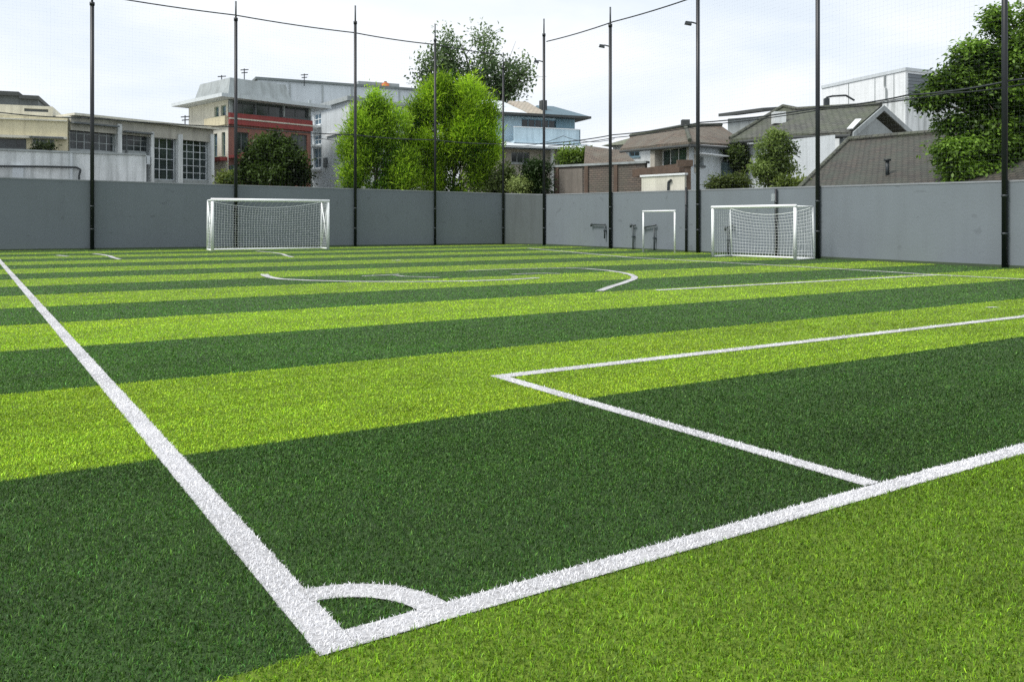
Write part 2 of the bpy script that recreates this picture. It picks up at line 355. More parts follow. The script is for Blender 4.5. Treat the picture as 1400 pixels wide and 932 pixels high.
def vnoise(x, y, seed=0):
    """2-D value noise"""
    r = np.random.default_rng(seed).random((64, 64))
    xi = np.floor(x).astype(int); yi = np.floor(y).astype(int); fx = x-xi; fy = y-yi
    fx = fx*fx*(3-2*fx); fy = fy*fy*(3-2*fy)
    g = lambda i, j: r[i % 64, j % 64]
    return (g(xi, yi)*(1-fx)+g(xi+1, yi)*fx)*(1-fy) + (g(xi, yi+1)*(1-fx)+g(xi+1, yi+1)*fx)*fy
def np_mesh(name, V, loops, start, total, cols, mat, parent=None, off=(0, 0, 0)):
    me = bpy.data.meshes.new(name)
    me.vertices.add(len(V)); me.vertices.foreach_set('co', (V-np.array(off)).astype(np.float32).ravel())
    me.loops.add(len(loops)); me.loops.foreach_set('vertex_index', loops.astype(np.int32))
    me.polygons.add(len(start)); me.polygons.foreach_set('loop_start', start.astype(np.int32))
    me.update(calc_edges=True)
    ca = me.color_attributes.new('Col', 'FLOAT_COLOR', 'POINT')
    c4 = np.ones((len(V), 4), np.float32); c4[:, :3] = cols; ca.data.foreach_set('color', c4.ravel())
    me.materials.append(M[mat]); me.validate(verbose=False)
    o = bpy.data.objects.new(name, me); COL.objects.link(o)
    if parent: o.parent = parent
    return o
# blade roots: constant per-area close by, thinning with distance as far as the walls
fr = F*1024/1400.0
Yg = np.exp(np.linspace(math.log(1.75), math.log(47.0), 1500))
dens = np.minimum(27000.0, 3.0*fr*fr*HC/Yg**3); wid = 2*(715/F)*Yg + 1.6
pdf = dens*wid; cdf = np.concatenate([[0], np.cumsum((pdf[1:]+pdf[:-1])/2*np.diff(Yg))]); NB = int(cdf[-1])
Yb = np.interp(RNG.random(NB)*cdf[-1], cdf, Yg); Xb = (RNG.random(NB)-0.5)*(2*(715/F)*Yb+1.6)
# thinner cover beyond the sides of the view and behind the camera, with broader fibres
def scatter(n, x0, x1, y0, y1): return x0+(x1-x0)*RNG.random(n), y0+(y1-y0)*RNG.random(n)
half = lambda y: (715/F)*y+0.8
xe, ye = scatter(520000, -9.5, 9.5, -0.5, 9.0); ke = (np.abs(xe) > half(ye)) | (ye < 1.75); ke &= np.abs(xe) < half(ye)+4.0
xf, yf = scatter(160000, -26, 26, 9.0, 32.0); kf = (np.abs(xf) > half(yf)) & (np.abs(xf) < half(yf)+5.0)
WS = np.concatenate([np.ones(NB), np.full(ke.sum(), 1.8), np.full(kf.sum(), 1.8)])
Xb = np.concatenate([Xb, xe[ke], xf[kf]]); Yb = np.concatenate([Yb, ye[ke], yf[kf]])
ub = (Xb-O.x)*EU.x + (Yb-O.y)*EU.y; vb = (Xb-O.x)*EV.x + (Yb-O.y)*EV.y
def side(P, Q, x, y): return (Q.x-P.x)*(y-P.y) - (Q.y-P.y)*(x-P.x)
cen = side(WLX, WL1, 0, 3) > 0
ok = (side(WLX, WL1, Xb, Yb) < -0.03*0) if not cen else (side(WLX, WL1, Xb, Yb) > 0)
for P, Q in ((WL1, WC), (WC, WRX)):
    s0 = side(P, Q, 0, 3); ok &= (side(P, Q, Xb, Yb)*s0 > 0)
Xb, Yb, ub, vb, WS = Xb[ok], Yb[ok], ub[ok], vb[ok], WS[ok]; NB = len(Xb)
which = np.full(NB, -1)
names = list(LINES)
for i, nm in enumerate(names): which[(which < 0) & inside(nm, ub, vb)] = i
def blades(sel, name, white):
    x, y, u, v = Xb[sel], Yb[sel], ub[sel], vb[sel]; n = len(x)
    if n == 0: return None
    r = RNG.random
    w = np.maximum(0.0026, 0.66*y/fr)*WS[sel]*(0.7+0.6*r(n)); h = 0.0145+0.0045*RNG.standard_normal(n).clip(-1.6, 1.8)
    az = r(n)*2*np.pi; lean = 0.35+1.05*r(n)                       # tufted fibres, splayed every way
    sa = az+np.pi/2+(r(n)-0.5)*1.2
    dx, dy = np.cos(az), np.sin(az); sx, sy = np.cos(sa), np.sin(sa)
    if not white: lg = r(n) < .3; h = h*np.where(lg, 1.1, .88); w = w*np.where(lg, 1.12, .95)
    L = h
    mx, my, mz = dx*L*0.45*np.sin(lean*0.6), dy*L*0.45*np.sin(lean*0.6), L*0.55*np.cos(lean*0.6)
    tx, ty, tz = mx+dx*L*0.6*np.sin(lean*1.25), my+dy*L*0.6*np.sin(lean*1.25), mz+L*0.5*np.cos(lean*1.25)
    V = np.empty((n, 5, 3), np.float32)
    V[:, 0] = np.stack([x-sx*w/2, y-sy*w/2, np.full(n, -0.001)], 1); V[:, 1] = np.stack([x+sx*w/2, y+sy*w/2, np.full(n, -0.001)], 1)
    V[:, 2] = np.stack([x+mx+sx*w*.45, y+my+sy*w*.45, mz], 1); V[:, 3] = np.stack([x+mx-sx*w*.45, y+my-sy*w*.45, mz], 1)
    V[:, 4] = np.stack([x+tx, y+ty, tz], 1)
    if white:
        c = np.array(C_WHITE)[None]*(0.86+0.22*np.sqrt(r((n, 1))))*(0.94+0.08*(.5*vnoise(u*3.1, v*3.1, 21)+.5*vnoise(u*11, v*11, 22)))[:, None]
    else:
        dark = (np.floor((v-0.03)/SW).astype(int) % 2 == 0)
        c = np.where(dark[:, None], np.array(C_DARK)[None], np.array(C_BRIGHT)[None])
        band = np.floor((v-0.03)/SW).astype(int); tone = np.select([band < 0, band == 0, band == 1, band == 2], [0.54, 0.68, 1.0, 1.12], 1.34+0.03*((band*7) % 3))  # band tones rise with distance: far grazing sheen put into the colour
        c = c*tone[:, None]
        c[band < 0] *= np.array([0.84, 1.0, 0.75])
        pt = 0.55*vnoise(u*2.1, v*2.1, 1)+0.45*vnoise(u*7.0, v*7.0, 2)
        row = vnoise(u*0.7, v*9.0, 5); big = 0.6*vnoise(u*0.45+3, v*0.6+7, 6)+0.4*vnoise(u*1.1+v*.5, v*1.3, 9)
        c = c*(0.62+0.34*pt+0.30*row+0.28*(big-0.2))[:, None]
        dry = ((vnoise(u*0.8+11, v*0.8+2, 12)-.55)*2.2).clip(0, 1)*.30          # patches where the fibres have faded
        c = c*(1-dry[:, None]*np.array([[-.22, .04, .15]]))
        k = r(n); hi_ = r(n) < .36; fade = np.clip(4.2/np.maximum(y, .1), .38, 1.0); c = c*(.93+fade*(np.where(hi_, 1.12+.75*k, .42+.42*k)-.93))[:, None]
        hue = (r((n, 1))-0.5)
        c = c*np.concatenate([1+0.35*hue, 1+0.06*hue, 1-0.3*hue], 1)
        pale = r(n) < 0.09*fade
        c[pale] = c[pale]*1.45 + np.array([0.022, 0.034, 0.008])
        # a few straw-like or bluish fibres in the dark bands
        bl = dark & (r(n) < 0.10); c[bl] = c[bl]*np.array([0.8, 1.15, 1.4])
        bl = dark & (r(n) < 0.10); c[bl] = c[bl]*1.4+np.array([.045, .065, .022])
    cols = np.repeat(c.clip(0, 0.95), 5, axis=0)
    b = (np.arange(n)*5)[:, None]
    loops = (b+np.array([0, 1, 2, 3, 3, 2, 4])).ravel()
    st = ((np.arange(n)*7)[:, None]+np.array([0, 4])).ravel()
    return np_mesh(name, V.reshape(-1, 3), loops, st, None, cols, 'blade')
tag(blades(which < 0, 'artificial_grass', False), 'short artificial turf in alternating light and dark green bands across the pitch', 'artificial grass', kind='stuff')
def sheet(name, parts, z):
    mb = MB()
    for k, q in enumerate(parts): mb.poly([W(a, b, z+0.0003*(k % 2)) for a, b in q])
    return mb.build(name, 'line_paint')
for i, nm in enumerate(names):
    qs = []
    if nm == 'corner_arc':
        K = 24
        for k in range(K):
            a0, a1 = [math.radians(5+80*j/K) for j in (k, k+1)]
            qs.append([(0.07+r*math.cos(a), 0.05+r*math.sin(a)) for r, a in ((ARC_R0, a0), (ARC_R1, a0), (ARC_R1, a1), (ARC_R0, a1))])
    else:
        for (a, b, w) in LINES[nm]:
            du, dv = b[0]-a[0], b[1]-a[1]; l = math.hypot(du, dv); nu, nv = -dv/l*w/2, du/l*w/2
            qs.append([(a[0]-nu, a[1]-nv), (b[0]-nu, b[1]-nv), (b[0]+nu, b[1]+nv), (a[0]+nu, a[1]+nv)])
    o = blades(which == i, nm, True)
    s = sheet(nm, qs, 0.004+0.0008*i)
    if o is not None:                                   # painted sheet and white fibres are one marking
        s.parent = o; s.name = 'line_base'
        tag(o, kind='structure')
    else: tag(s, kind='structure')

# ------------------------------------------------------------------ perimeter walls
def wall_run(name, P, Q, z0, z1, mat, label, n=1):
    root = thing('boundary_wall', label, 'wall', ((P.x+Q.x)/2, (P.y+Q.y)/2, 0))
    d = (Q-P).normalized(); nn = Vector((d.y, -d.x, 0)); nn = nn if nn.dot(-P) < 0 else -nn   # away from pitch
    mb = MB(); mb.hexa([P, Q, Q+UP*z1, P+UP*z0], [p+nn*0.22 for p in (P, Q, Q+UP*z1, P+UP*z0)]); mb.build('wall', mat, root)
    c = MB(); a, b = P+UP*(z0+0.003)-nn*0.012, Q+UP*(z1+0.003)-nn*0.012
    c.hexa([a, b, b+UP*0.05, a+UP*0.05], [p+nn*0.28 for p in (a, b, b+UP*0.05, a+UP*0.05)]); c.build('coping', 'coping', root)
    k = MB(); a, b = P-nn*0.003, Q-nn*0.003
    k.hexa([a, b, b+UP*0.07, a+UP*0.07], [p-nn*0.02 for p in (a, b, b+UP*0.07, a+UP*0.07)]); k.build('shade_strip', 'foot_shade', root)  # thin dark strip added as the shadow line where wall meets turf
    # pour joints
    j = MB(); L = (Q-P).length; t = 3.0
    while t < L-0.5:
        zt = (z0+(z1-z0)*t/L); p = P+d*t-nn*0.002
        j.box(p+UP*0.08, d*0.015, UP*(zt-0.09), -nn*0.004); t += 4.2
    return nn
zLX = zL0 + (zL0-zL1)/(WL0-WL1).length*14; zRX = zR1 + (zR1-zC)/(WR1-WC).length*16
nL = wall_run('l', WLX, WL1, zLX, zL1, 'wall_grey_dimmed', 'long grey rendered wall along the far left side behind the bigger goal')
nC = wall_run('c', WL1, WC, zL1, zC, 'wall_grey_shaded', 'short grey wall panel, darkened as in shade, cutting the corner between the two long walls')
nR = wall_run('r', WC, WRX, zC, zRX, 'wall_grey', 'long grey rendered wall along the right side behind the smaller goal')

# ------------------------------------------------------------------ fence posts, nets, ropes
def on_line(P, Q, px):
    d = Q-P; k = (px-CX)/F; t = (k*P.y-P.x)/(d.x-k*d.y); return P+d*t
def post(px, P, Q, nn, top_py, r, label, name='fence_post', lamp=None, thin=0.8, start=0.0, ztop_=None, box=None):
    b = on_line(P, Q, px)-nn*(r+0.03)
    zt = ztop_ if ztop_ else HC-(top_py-HZ)*b.y/F
    root = thing(name, label, 'post', (b.x, b.y, 0), 'tall posts carrying the ball net' if name == 'fence_post' else None)
    z1 = zt-thin if thin else zt
    MB().tube(b+UP*start, b+UP*z1, r, n=12).build('shaft', 'post', root, True)
    if thin:
        MB().tube(b+UP*z1, b+UP*zt, r*0.55, n=10).build('upper_tube', 'post_top', root, True)
        MB().tube(b+UP*(z1-0.12), b+UP*(z1+0.02), r*1.25, n=12).build('sleeve', 'post', root, True)
    bp = MB(); bp.box(b-EU*0.13-EV*0.02-nn*0, EU*0.26, nn*0.04, UP*0.012); bp.build('base_plate', 'post', root)
    for z in (0.9, 1.9):
        if z < zt-0.4: MB().tube(b+UP*(z-0.03), b+UP*(z+0.03), r*1.12, n=12).build('wall_clamp', 'dark_iron', root, True)
    if lamp:
        zl = HC-(lamp[1]-HZ)*b.y/F; sgn = -1 if lamp[0] < px else 1
        lm = MB(); a = b+UP*zl; e = a+EV*0.0-Vector((0.28, 0.05, -0.06)); lm.tube(a, e, 0.03)
        h = e-Vector((0.12, 0, 0.10)); lm.hexa([h+Vector((-.13, -.10, .02)), h+Vector((.13, -.10, -.03)), h+Vector((.13, .10, -.03)), h+Vector((-.13, .10, .02))],
            [h+Vector((-.10, -.08, .13)), h+Vector((.12, -.08, .10)), h+Vector((.12, .08, .10)), h+Vector((-.10, .08, .13))])
        lm.build('floodlight', 'dark_iron', root)
    if box:
        zb = HC-(box-HZ)*b.y/F; m_ = MB(); m_.box(b-EU*0.08-nn*(r+0.10)+UP*zb, EU*0.14, UP*0.26, nn*0.095); m_.build('junction_box', 'white_paint', root)
    return b
PA = {}
for a in [(126, WLX, WL1, nL, None, 0.085, 'tall black post on left wall, thick, left of the bigger goal', None),
          (322, WLX, WL1, nL, 2, 0.075, 'tall black post standing behind the bigger goal net', None),
          (485, WLX, WL1, nL, 8, 0.072, 'tall black post just right of the bigger goal', None),
          (594, WLX, WL1, nL, 33, 0.062, 'tall thin post in front of the taller bright green tree', None),
          (687, WLX, WL1, nL, 72, 0.055, 'thinnest tall post at the joint of left wall and corner panel', None),
          (746, WC, WRX, nR, 26, 0.072, 'tall post at the inner wall corner in front of the blue house, with one floodlight', (738, 85)),
          (837, WC, WRX, nR, 10, 0.075, 'tall black post with small floodlight left of the small white frame', (829, 64)),
          (957, WC, WRX, nR, None, 0.075, 'tall black post with high floodlight just left of smaller goal', (949, 33)),
          (1121, WC, WRX, nR, None, 0.072, 'tall black post just right of the smaller netted goal', None),
          (1377, WC, WRX, nR, None, 0.076, 'tall black post before the large leafy tree at far right', None)]:
    px, P, Q, nn, tp, r, lab, lamp = a
    PA[px] = post(px, P, Q, nn, tp, r, lab, lamp=lamp, ztop_=None if tp else 11.6)
post(940, WC, WRX, nR, 256, 0.045, 'thin low pipe post on right wall beside the tall post with floodlight', name='pipe_post', thin=0)
post(1063, WC, WRX, nR, 258, 0.045, 'thin low pipe post with white junction box behind smaller goal', name='pipe_post', thin=0, box=275)

def px_on(P, Q, px, py, off=0.0, nn=None):
    b = on_line(P, Q, px) + (nn*off if nn else Vector((0, 0, 0))); return b+UP*(HC-(py-HZ)*b.y/F)
def catenary(pts, sag, n=8):
    out = []
    for a, b in zip(pts[:-1], pts[1:]):
        for i in range(n): t = i/n; out.append(a.lerp(b, t)-UP*(sag*4*t*(1-t)))
    return out+[pts[-1]]
def net(label, P, Q, nn, za, zb, toppts, midpts, cell=0.14, r=0.00065):
    root = thing('ball_net', label, 'net', ((P.x+Q.x)/2, (P.y+Q.y)/2, 0), 'ball nets above the walls')
    off = nn*0.06; L = (Q-P).length; d = (Q-P).normalized(); mb = MB()
    t0 = [ (p-P).dot(d) for p in toppts ]; zt = [p.z for p in toppts]
    o_ = np.argsort(t0); t0 = np.array(t0)[o_]; zt = np.array(zt)[o_]
    ztopf = lambda t: float(np.interp(t, t0, zt))
    def cordseg(a, b):
        dd = (b-a).normalized(); x = dd.cross(nn).normalized()*r; y = nn*r
        i = len(mb.v); mb.v += [a+x, a-x*0.5+y, a-x*0.5-y, b+x, b-x*0.5+y, b-x*0.5-y]
        mb.f += [[i, i+1, i+4, i+3], [i+1, i+2, i+5, i+4], [i+2, i, i+3, i+5]]
    n = int(L/cell)
    for k in range(n+1):
        t = L*k/n; zl = za+(zb-za)*t/L+0.06; cordseg(P+d*t+off+UP*zl, P+d*t+off+UP*ztopf(t))
    z = 0.0; nz = int(8/cell)
    ks = np.linspace(0, L, 14)
    for k in range(1, nz):
        for a, b in zip(ks[:-1], ks[1:]):
            za_, zb_ = [ (za+(zb-za)*t/L+0.06) + (ztopf(t)-(za+(zb-za)*t/L+0.06))*k/nz for t in (a, b)]
            cordseg(P+d*a+off+UP*za_, P+d*b+off+UP*zb_)
    mb.build('netting', 'cord', root)
    MB().path(catenary(toppts, 0.05), 0.028).build('rope', 'rope', root, True)
    MB().path(catenary(midpts, 0.06), 0.024).build('rope', 'rope', root, True)
    return root
tl = lambda px, py: px_on(WLX, WL1, px, py, 0.06, nL)
tr = lambda px, py: px_on(WC, WRX, px, py, 0.06, nR)
e0 = WLX+nL*0.06; e1 = WRX+nR*0.06
zLt = tl(0, -27).z
net('dark ball net hung on posts above the left wall', WLX, WL1, nL, zLX, zL1,
    [e0+UP*zLt, tl(126, -8), tl(322, 21), tl(485, 45), tl(594, 61), tl(687, 75)],
    [e0+UP*tl(0, 154).z, tl(0, 154), tl(126, 161.5), tl(322, 173.5), tl(485, 184.5), tl(594, 191.5), tl(687, 197)])
net('dark ball net hung on posts above the right wall', WC, WRX, nR, zC, zRX,
    [tr(746, 57), tr(837, 30), tr(957, -7), tr(1121, -62), tr(1377, -160), e1+UP*tr(1377, -160).z],
    [tr(746, 196), tr(837, 184.5), tr(957, 167.5), tr(1121, 147), tr(1240, 130), tr(1377, 111), e1+UP*tr(1377, 111).z])
pc = MB().path(catenary([tr(746, 200)+nR*0.1, tr(837, 188)+nR*0.1, tr(957, 171)+nR*0.1, tr(1121, 149.5)+nR*0.1, tr(1290, 127)+nR*0.1, tr(1400, 114)+nR*0.1, e1+UP*4.7], 0.05), 0.018).build('utility_cable', 'rope', None, True)
tag(pc, 'thin dark cable sagging along the right wall just below the net rope', 'cable')
pc = MB().path(catenary([PT(425, 187, 48), PT(560, 191, 50), PT(690, 199, 52), PT(770, 186, 50), PT(840, 190, 46)], 0.25), 0.016).build('utility_cable', 'rope', None, True)
tag(pc, 'thin dark cable crossing in front of the pale grey block and blue house', 'cable')

# ------------------------------------------------------------------ goals
def goal(label, A, B, h, back, dtop, dbot, r, cell, cord, cross=True):
    A = Vector((A[0], A[1], 0)); B = Vector((B[0], B[1], 0)); d = (B-A).normalized(); w = (B-A).length; mid = (A+B)/2
    root = thing('football_goal', label, 'goal', mid, 'white goals on the pitch edge')
    def sq(p, q, rr):                                         # square tube
        dd = (q-p).normalized(); x = (UP if abs(dd.z) < 0.7 else d).cross(dd).normalized()*rr; y = dd.cross(x).normalized()*rr
        m_ = MB(); m_.hexa([p-x-y, p+x-y, p+x+y, p-x+y], [q-x-y, q+x-y, q+x+y, q-x+y]); return m_
    for P in (A, B): MB().tube(P, P+UP*(h-r), r, n=12).build('goal_post', 'white_steel', root, True)
    MB().tube(A+UP*h-d*r, B+UP*h+d*r, r*1.02, n=12).build('crossbar', 'white_steel', root, True)
    r2 = r*0.6
    bt = [P+back*dtop+UP*(h-0.02) for P in (A, B)]; bb = [P+back*dbot for P in (A, B)]
    for P, T, G in zip((A, B), bt, bb):
        m_ = MB(); m_.tube(P+UP*(h-0.02)+back*r, T, r2).tube(T, G+UP*0.03, r2).tube(P+UP*0.03+back*r, G+UP*0.03, r2)
        if cross: m_.tube(P+UP*0.1+back*r, T-UP*0.05, r2*0.6).tube(P+UP*(h-0.2)+back*r, G+UP*0.08, r2*0.6)
        m_.build('side_frame', 'white_steel', root, True)
    MB().tube(bb[0]+UP*0.03, bb[1]+UP*0.03, r2*1.2).build('ground_bar', 'white_steel', root, True)
    # net: curved roof edge, back and cheeks
    nt = MB(); nx = int(w/cell); nz = int(h/cell); nd = max(3, int(dbot/cell))
    def back_pt(s, t):                                        # s along, t up
        p = bb[0].lerp(bb[1], s)+UP*0.05; q = bt[0].lerp(bt[1], s)-UP*(0.28*math.sin(math.pi*s)**0.8*min(1, h/2))
        pt = p.lerp(q, t); pt = pt + back*(0.10*math.sin(math.pi*s)*math.sin(math.pi*t)*1.2) + d*0.012*math.sin(9*t+13*s); return pt
    for i in range(nx+1):
        for k in range(4): nt.tube(back_pt(i/nx, k/4), back_pt(i/nx, (k+1)/4), cord, n=3, caps=False)
    for j in range(nz+1):
        for k in range(12): nt.tube(back_pt(k/12, j/nz), back_pt((k+1)/12, j/nz), cord, n=3, caps=False)
    for s, P, T, G in ((0, A, bt[0], bb[0]), (1, B, bt[1], bb[1])):
        for j in range(nz+1):
            t = j/nz; nt.tube(P+UP*(0.05+(h-0.1)*t), (G+UP*0.05).lerp(T, t), cord, n=3, caps=False)
        for j in range(1, nd):
            k = j/nd; nt.tube((P+UP*0.05).lerp(G+UP*0.05, k), (P+UP*(h-0.05)).lerp(T, k), cord, n=3, caps=False)
    # hem rope and the short roof panel
    for k in range(24): nt.tube(back_pt(k/24, 1), back_pt((k+1)/24, 1), cord*2.6, n=4)
    for i in range(0, nx+1, 2):
        s = i/nx; nt.tube(A.lerp(B, s)+UP*(h-0.03), back_pt(s, 1), cord, n=3, caps=False)
    nt.build('goal_net', 'white_cord', root)
    return root
goal('larger white goal with square-mesh net by the left wall', GP(290.5, 343), GP(448.5, 340.6), HC+(HZ-273)*Vector(GP(290, 343)).y/F, EV, 0.8, 0.92, 0.064, 0.115, 0.005)
goal('smaller white goal with sagging net beside the right wall', GP(974.5, 351.2), GP(1087, 355.6), HC+(HZ-283.5)*Vector(GP(974, 351)).y/F, EU, 0.85, 0.95, 0.05, 0.115, 0.0045, cross=False)
# slim frame standing against the wall
a, b = Vector((*GP(879.5, 344.2), 0)), Vector((*GP(922.5, 346.0), 0)); hh = HC+(HZ-289)*a.y/F
root = thing('football_goal', 'slim white bare goal frame without net against the right wall', 'goal', (a+b)/2, 'white goals on the pitch edge')
for P in (a, b): MB().tube(P, P+UP*(hh-0.04), 0.035, n=10).build('goal_post', 'white_steel', root, True)
MB().tube(a+UP*hh-(b-a).normalized()*0.035, b+UP*hh+(b-a).normalized()*0.035, 0.036, n=10).build('crossbar', 'white_steel', root, True)
# dark standpipes and brackets on the right wall
def pipe(px, pyt, arm, label, P=WC, Q=WRX, leg=True, off=0.10, low=None, name='standpipe'):
    b = on_line(P, Q, px)-nR*off; z = HC-(pyt-HZ)*b.y/F; d = dR
    z0 = 0.0 if low is None else HC-(low-HZ)*b.y/F
    root = thing(name, label, 'pipe', (b.x, b.y, z0), None)
    MB().tube(b+UP*z0, b+UP*z, 0.032, n=8).build('riser', 'pipe_iron', root, True)
    m_ = MB(); m_.tube(b+d*arm[0]+UP*z, b+d*arm[1]+UP*(z+arm[2]), 0.034, n=8); m_.build('cross_arm', 'pipe_iron', root, True)
    k = MB(); e = b+d*arm[0]+UP*z; k.tube(e+UP*0.06, e-UP*0.10, 0.045, n=8); k.build('tap', 'pipe_iron', root, True)
    MB().box(b+UP*(z0+(z-z0)*0.5)-d*0.05-nR*0.045, d*0.10, UP*0.06, nR*(off+0.043)).build('bracket', 'pipe_iron', root)
    return root
pipe(868, 308, (-0.18, 0.18, 0), 'dark standpipe with short T-shaped top left of the slim white frame')
pipe(897, 311, (-0.75, 0.12, 0.10), 'dark L-shaped standpipe seen inside the slim white frame')
pipe(829, 307, (-1.15, 0.05, 0.0), 'dark pipe bracket fixed high on wall left of tall post with floodlight', low=326, name='pipe_bracket')
pipe(998, 312, (-0.15, 0.30, 0.12), 'dark standpipe behind the net of the smaller goal')

# ------------------------------------------------------------------ buildings
def roof_slab(mb, pts, th=0.18, down=None):
    dn = down or Vector((0, 0, -th)); mb.hexa(pts, [Vector(p)+dn for p in pts]); return mb
# A: beige stepped block at far left
root = thing('concrete_building', 'beige stepped concrete building at far left with dark flat roofs', 'building', XY(20, 46))
f = Fac(0, 42.6, 92, 43.7); t0, t1, zb, zt = f.rect(-150, 160, 92, 206); zb = 0
holes = [f.rect(43, 189, 75, 204), f.rect(-40, 189, 36, 203)]
mb = MB(); hs = pierced(mb, f, t0, t1, 0, f.z(60, 159), holes, 9); mb.build('wall', 'beige', root)
window(root, f, hs[0], 3, 1, 'beige_pale', 'glass_green', sill=False); window(root, f, hs[1], 5, 1, 'dark_grey', 'glass')
for y0, y1, o_ in ((184, 187.5, .35), (160, 162, .12)):
    m_ = MB(); slab(m_, f, -150, y0, 92, y1, o_); m_.build('ledge', 'beige_pale', root)
m_ = MB(); slab(m_, f, 42, 188, 88, 190, 0.45); m_.build('awning', 'dark_grey', root)
f2 = f.shift(-1.6); mb = MB(); hs = pierced(mb, f2, f2.t(-150), f2.t(72), f.z(60, 159)+.004, f2.z(40, 144.5), [f2.rect(33, 149, 66, 153)], 6); mb.build('wall', 'beige_pale', root)
window(root, f2, hs[0], 4, 1, 'dark_grey', 'glass', sill=False)
f3 = f.shift(-3.0); z3 = f2.z(40, 144.5)+.004
mb = MB(); mb.box(f3.at(f3.t(-150), z3), f3.d*(f3.t(26)-f3.t(-150)), UP*(f3.z(0, 131)-z3), -f3.n*4); mb.build('penthouse', 'dark_grey', root); mb = MB(); mb.box(f3.at(f3.t(26.4), z3), f3.d*(f3.t(52)-f3.t(26.4)), UP*(f3.z(40, 136.5)-z3), -f3.n*4); mb.build('penthouse', 'dark_grey', root)
mb = MB(); zz = f3.z(0, 131)+.003; mb.box(f3.at(f3.t(-150), zz, .3), f3.d*(f3.t(27)-f3.t(-150)), UP*.22, -f3.n*4.6); mb.build('roof', 'eave_dark', root); mb = MB(); zz = f3.z(40, 136.5)+.003; mb.box(f3.at(f3.t(27.3), zz, .3), f3.d*(f3.t(54)-f3.t(27.3)), UP*.2, -f3.n*4.6); mb.build('roof', 'eave_dark', root)
# B: long low block with bays of glazing
f = Fac(92, 44, 290, 51.0)
root = thing('concrete_building', 'long low grey building with white columns and gridded windows', 'building', XY(190, 48))
H_ = [f.rect(95, 173, 157, 206), f.rect(166, 184, 203, 207), f.rect(209, 189, 240, 246), f.rect(248, 189, 284, 246)]
mb = MB(); hs = pierced(mb, f, 0.12, f.len, 0, f.z(92, 158), H_, 8); mb.build('wall', 'mid_grey', root)
for h, (nx, ny), gm in zip(hs, [(6, 3), (4, 3), (3, 4), (4, 6)], ['glass', 'glass', 'glass', 'glass']):
    window(root, f, h, nx, ny, 'pale_grey' if ny > 3 else 'mid_grey', gm, fw=0.05, recess=0.15, sill=False)
for x0, x1, y0, y1 in [(158, 164, 170, 211), (204, 208, 181, 250), (241, 247, 184, 250), (285, 290, 184, 250)]:
    m_ = MB(); slab(m_, f, x0, y0, x1, y1 if y1 < 240 else 300, 0.22); m_.build('column', 'white_plaster', root)
m_ = MB(); a_ = f.at(0.12, f.z(92, 158)+.003, 0.5); m_.box(a_, f.d*(f.len), UP*0.12, -f.n*8.5); m_.build('roof', 'beige_pale', root)
m_ = MB(); m_.box(f.at(0.12, f.z(92, 158)-0.75, 0.13), f.d*(f.len-0.12), UP*0.72, -f.n*0.127); m_.build('fascia', 'fascia_grey', root)
for q_ in ((95, 170, 157, 172), (166, 181, 203, 183)):
    m_ = MB(); slab(m_, f, *q_, 0.5); m_.build('canopy', 'dark_grey', root)
m_ = MB(); slab(m_, f, 186, 213, 199, 225, .45); ac = m_.build('air_conditioner', 'pale_grey', root)
m_ = MB(); slab(m_, f, 187.5, 214.5, 194.5, 223.5, .455, -.447); m_.build('grille', 'dark_iron', ac)
for x, y0, y1 in ((147, 211, 262), (172, 183, 240), (200.5, 183, 262)):
    m_ = MB(); m_.tube(f.S(x, y0, .07), f.S(x, y1, .07), .05); m_.build('downpipe', 'dark_grey', root)
# white garden wall in front of A and B
f = Fac(-160, 38.2, 200, 43.5)
root = thing('boundary_wall', 'weathered white plaster wall just above the left end of the grey wall', 'wall', XY(60, 41.5))
m_ = MB(); z_ = f.z(60, 208); m_.box(f.at(0, 0), f.d*f.len, UP*z_, -f.n*0.25); m_.build('wall', 'white_plaster', root)
m_ = MB(); m_.box(f.at(0, z_+.003, .06), f.d*f.len, UP*.09, -f.n*.37); m_.build('coping', 'mid_grey', root)
m_ = MB(); q = [f.S(-150, 226, .12), f.S(60, 228, .12), f.S(104, 229, .12), f.S(110, 232, .12), f.S(108, 240, .12), f.S(108, 250, .12)]; m_.path(q, 0.05); m_.build('pipe', 'dark_iron', root)
for q_ in ((17, 226, 32, 262), (96, 210, 99, 262)):
    m_ = MB(); slab(m_, f, *q_, .1); m_.build('pilaster', 'pale_grey', root)
# D: big pale hall behind
f = Fac(352, 62, 577, 67.5); root = thing('hall', 'wide pale grey flat-walled hall rising behind the red building', 'building', XY(460, 66))
mb = MB(); z_ = f.z(352, 109); mb.box(f.at(0, 0), f.d*f.len, UP*z_, -f.n*14); mb.build('wall', 'pale_grey', root)
g_ = Fac(327, 66.5, 352, 62); m_ = MB(); m_.hexa([g_.at(0, 0), g_.at(g_.len-.02, 0), g_.at(g_.len-.02, z_-.05), g_.at(g_.len*0.45, z_+.25), g_.at(0, z_-.9)], [p-g_.n*3+g_.d*0 for p in (g_.at(0, 0), g_.at(g_.len-.02, 0), g_.at(g_.len-.02, z_-.05), g_.at(g_.len*0.45, z_+.25), g_.at(0, z_-.9))]); m_.build('gable_wall', 'mid_grey', root)
m_ = MB(); m_.box(f.at(-.15, z_+.003, .15), f.d*(f.len+.3), UP*.18, -f.n*14.3); m_.build('roof', 'roof_flat', root)
m_ = MB(); ff = f.shift(-1.0); m_.box(ff.at(ff.t(490), z_+.19), ff.d*(ff.t(546)-ff.t(490)), UP*(ff.z(520, 113)-z_-.19), -ff.n*4); m_.build('stair_head', 'mid_grey', root)
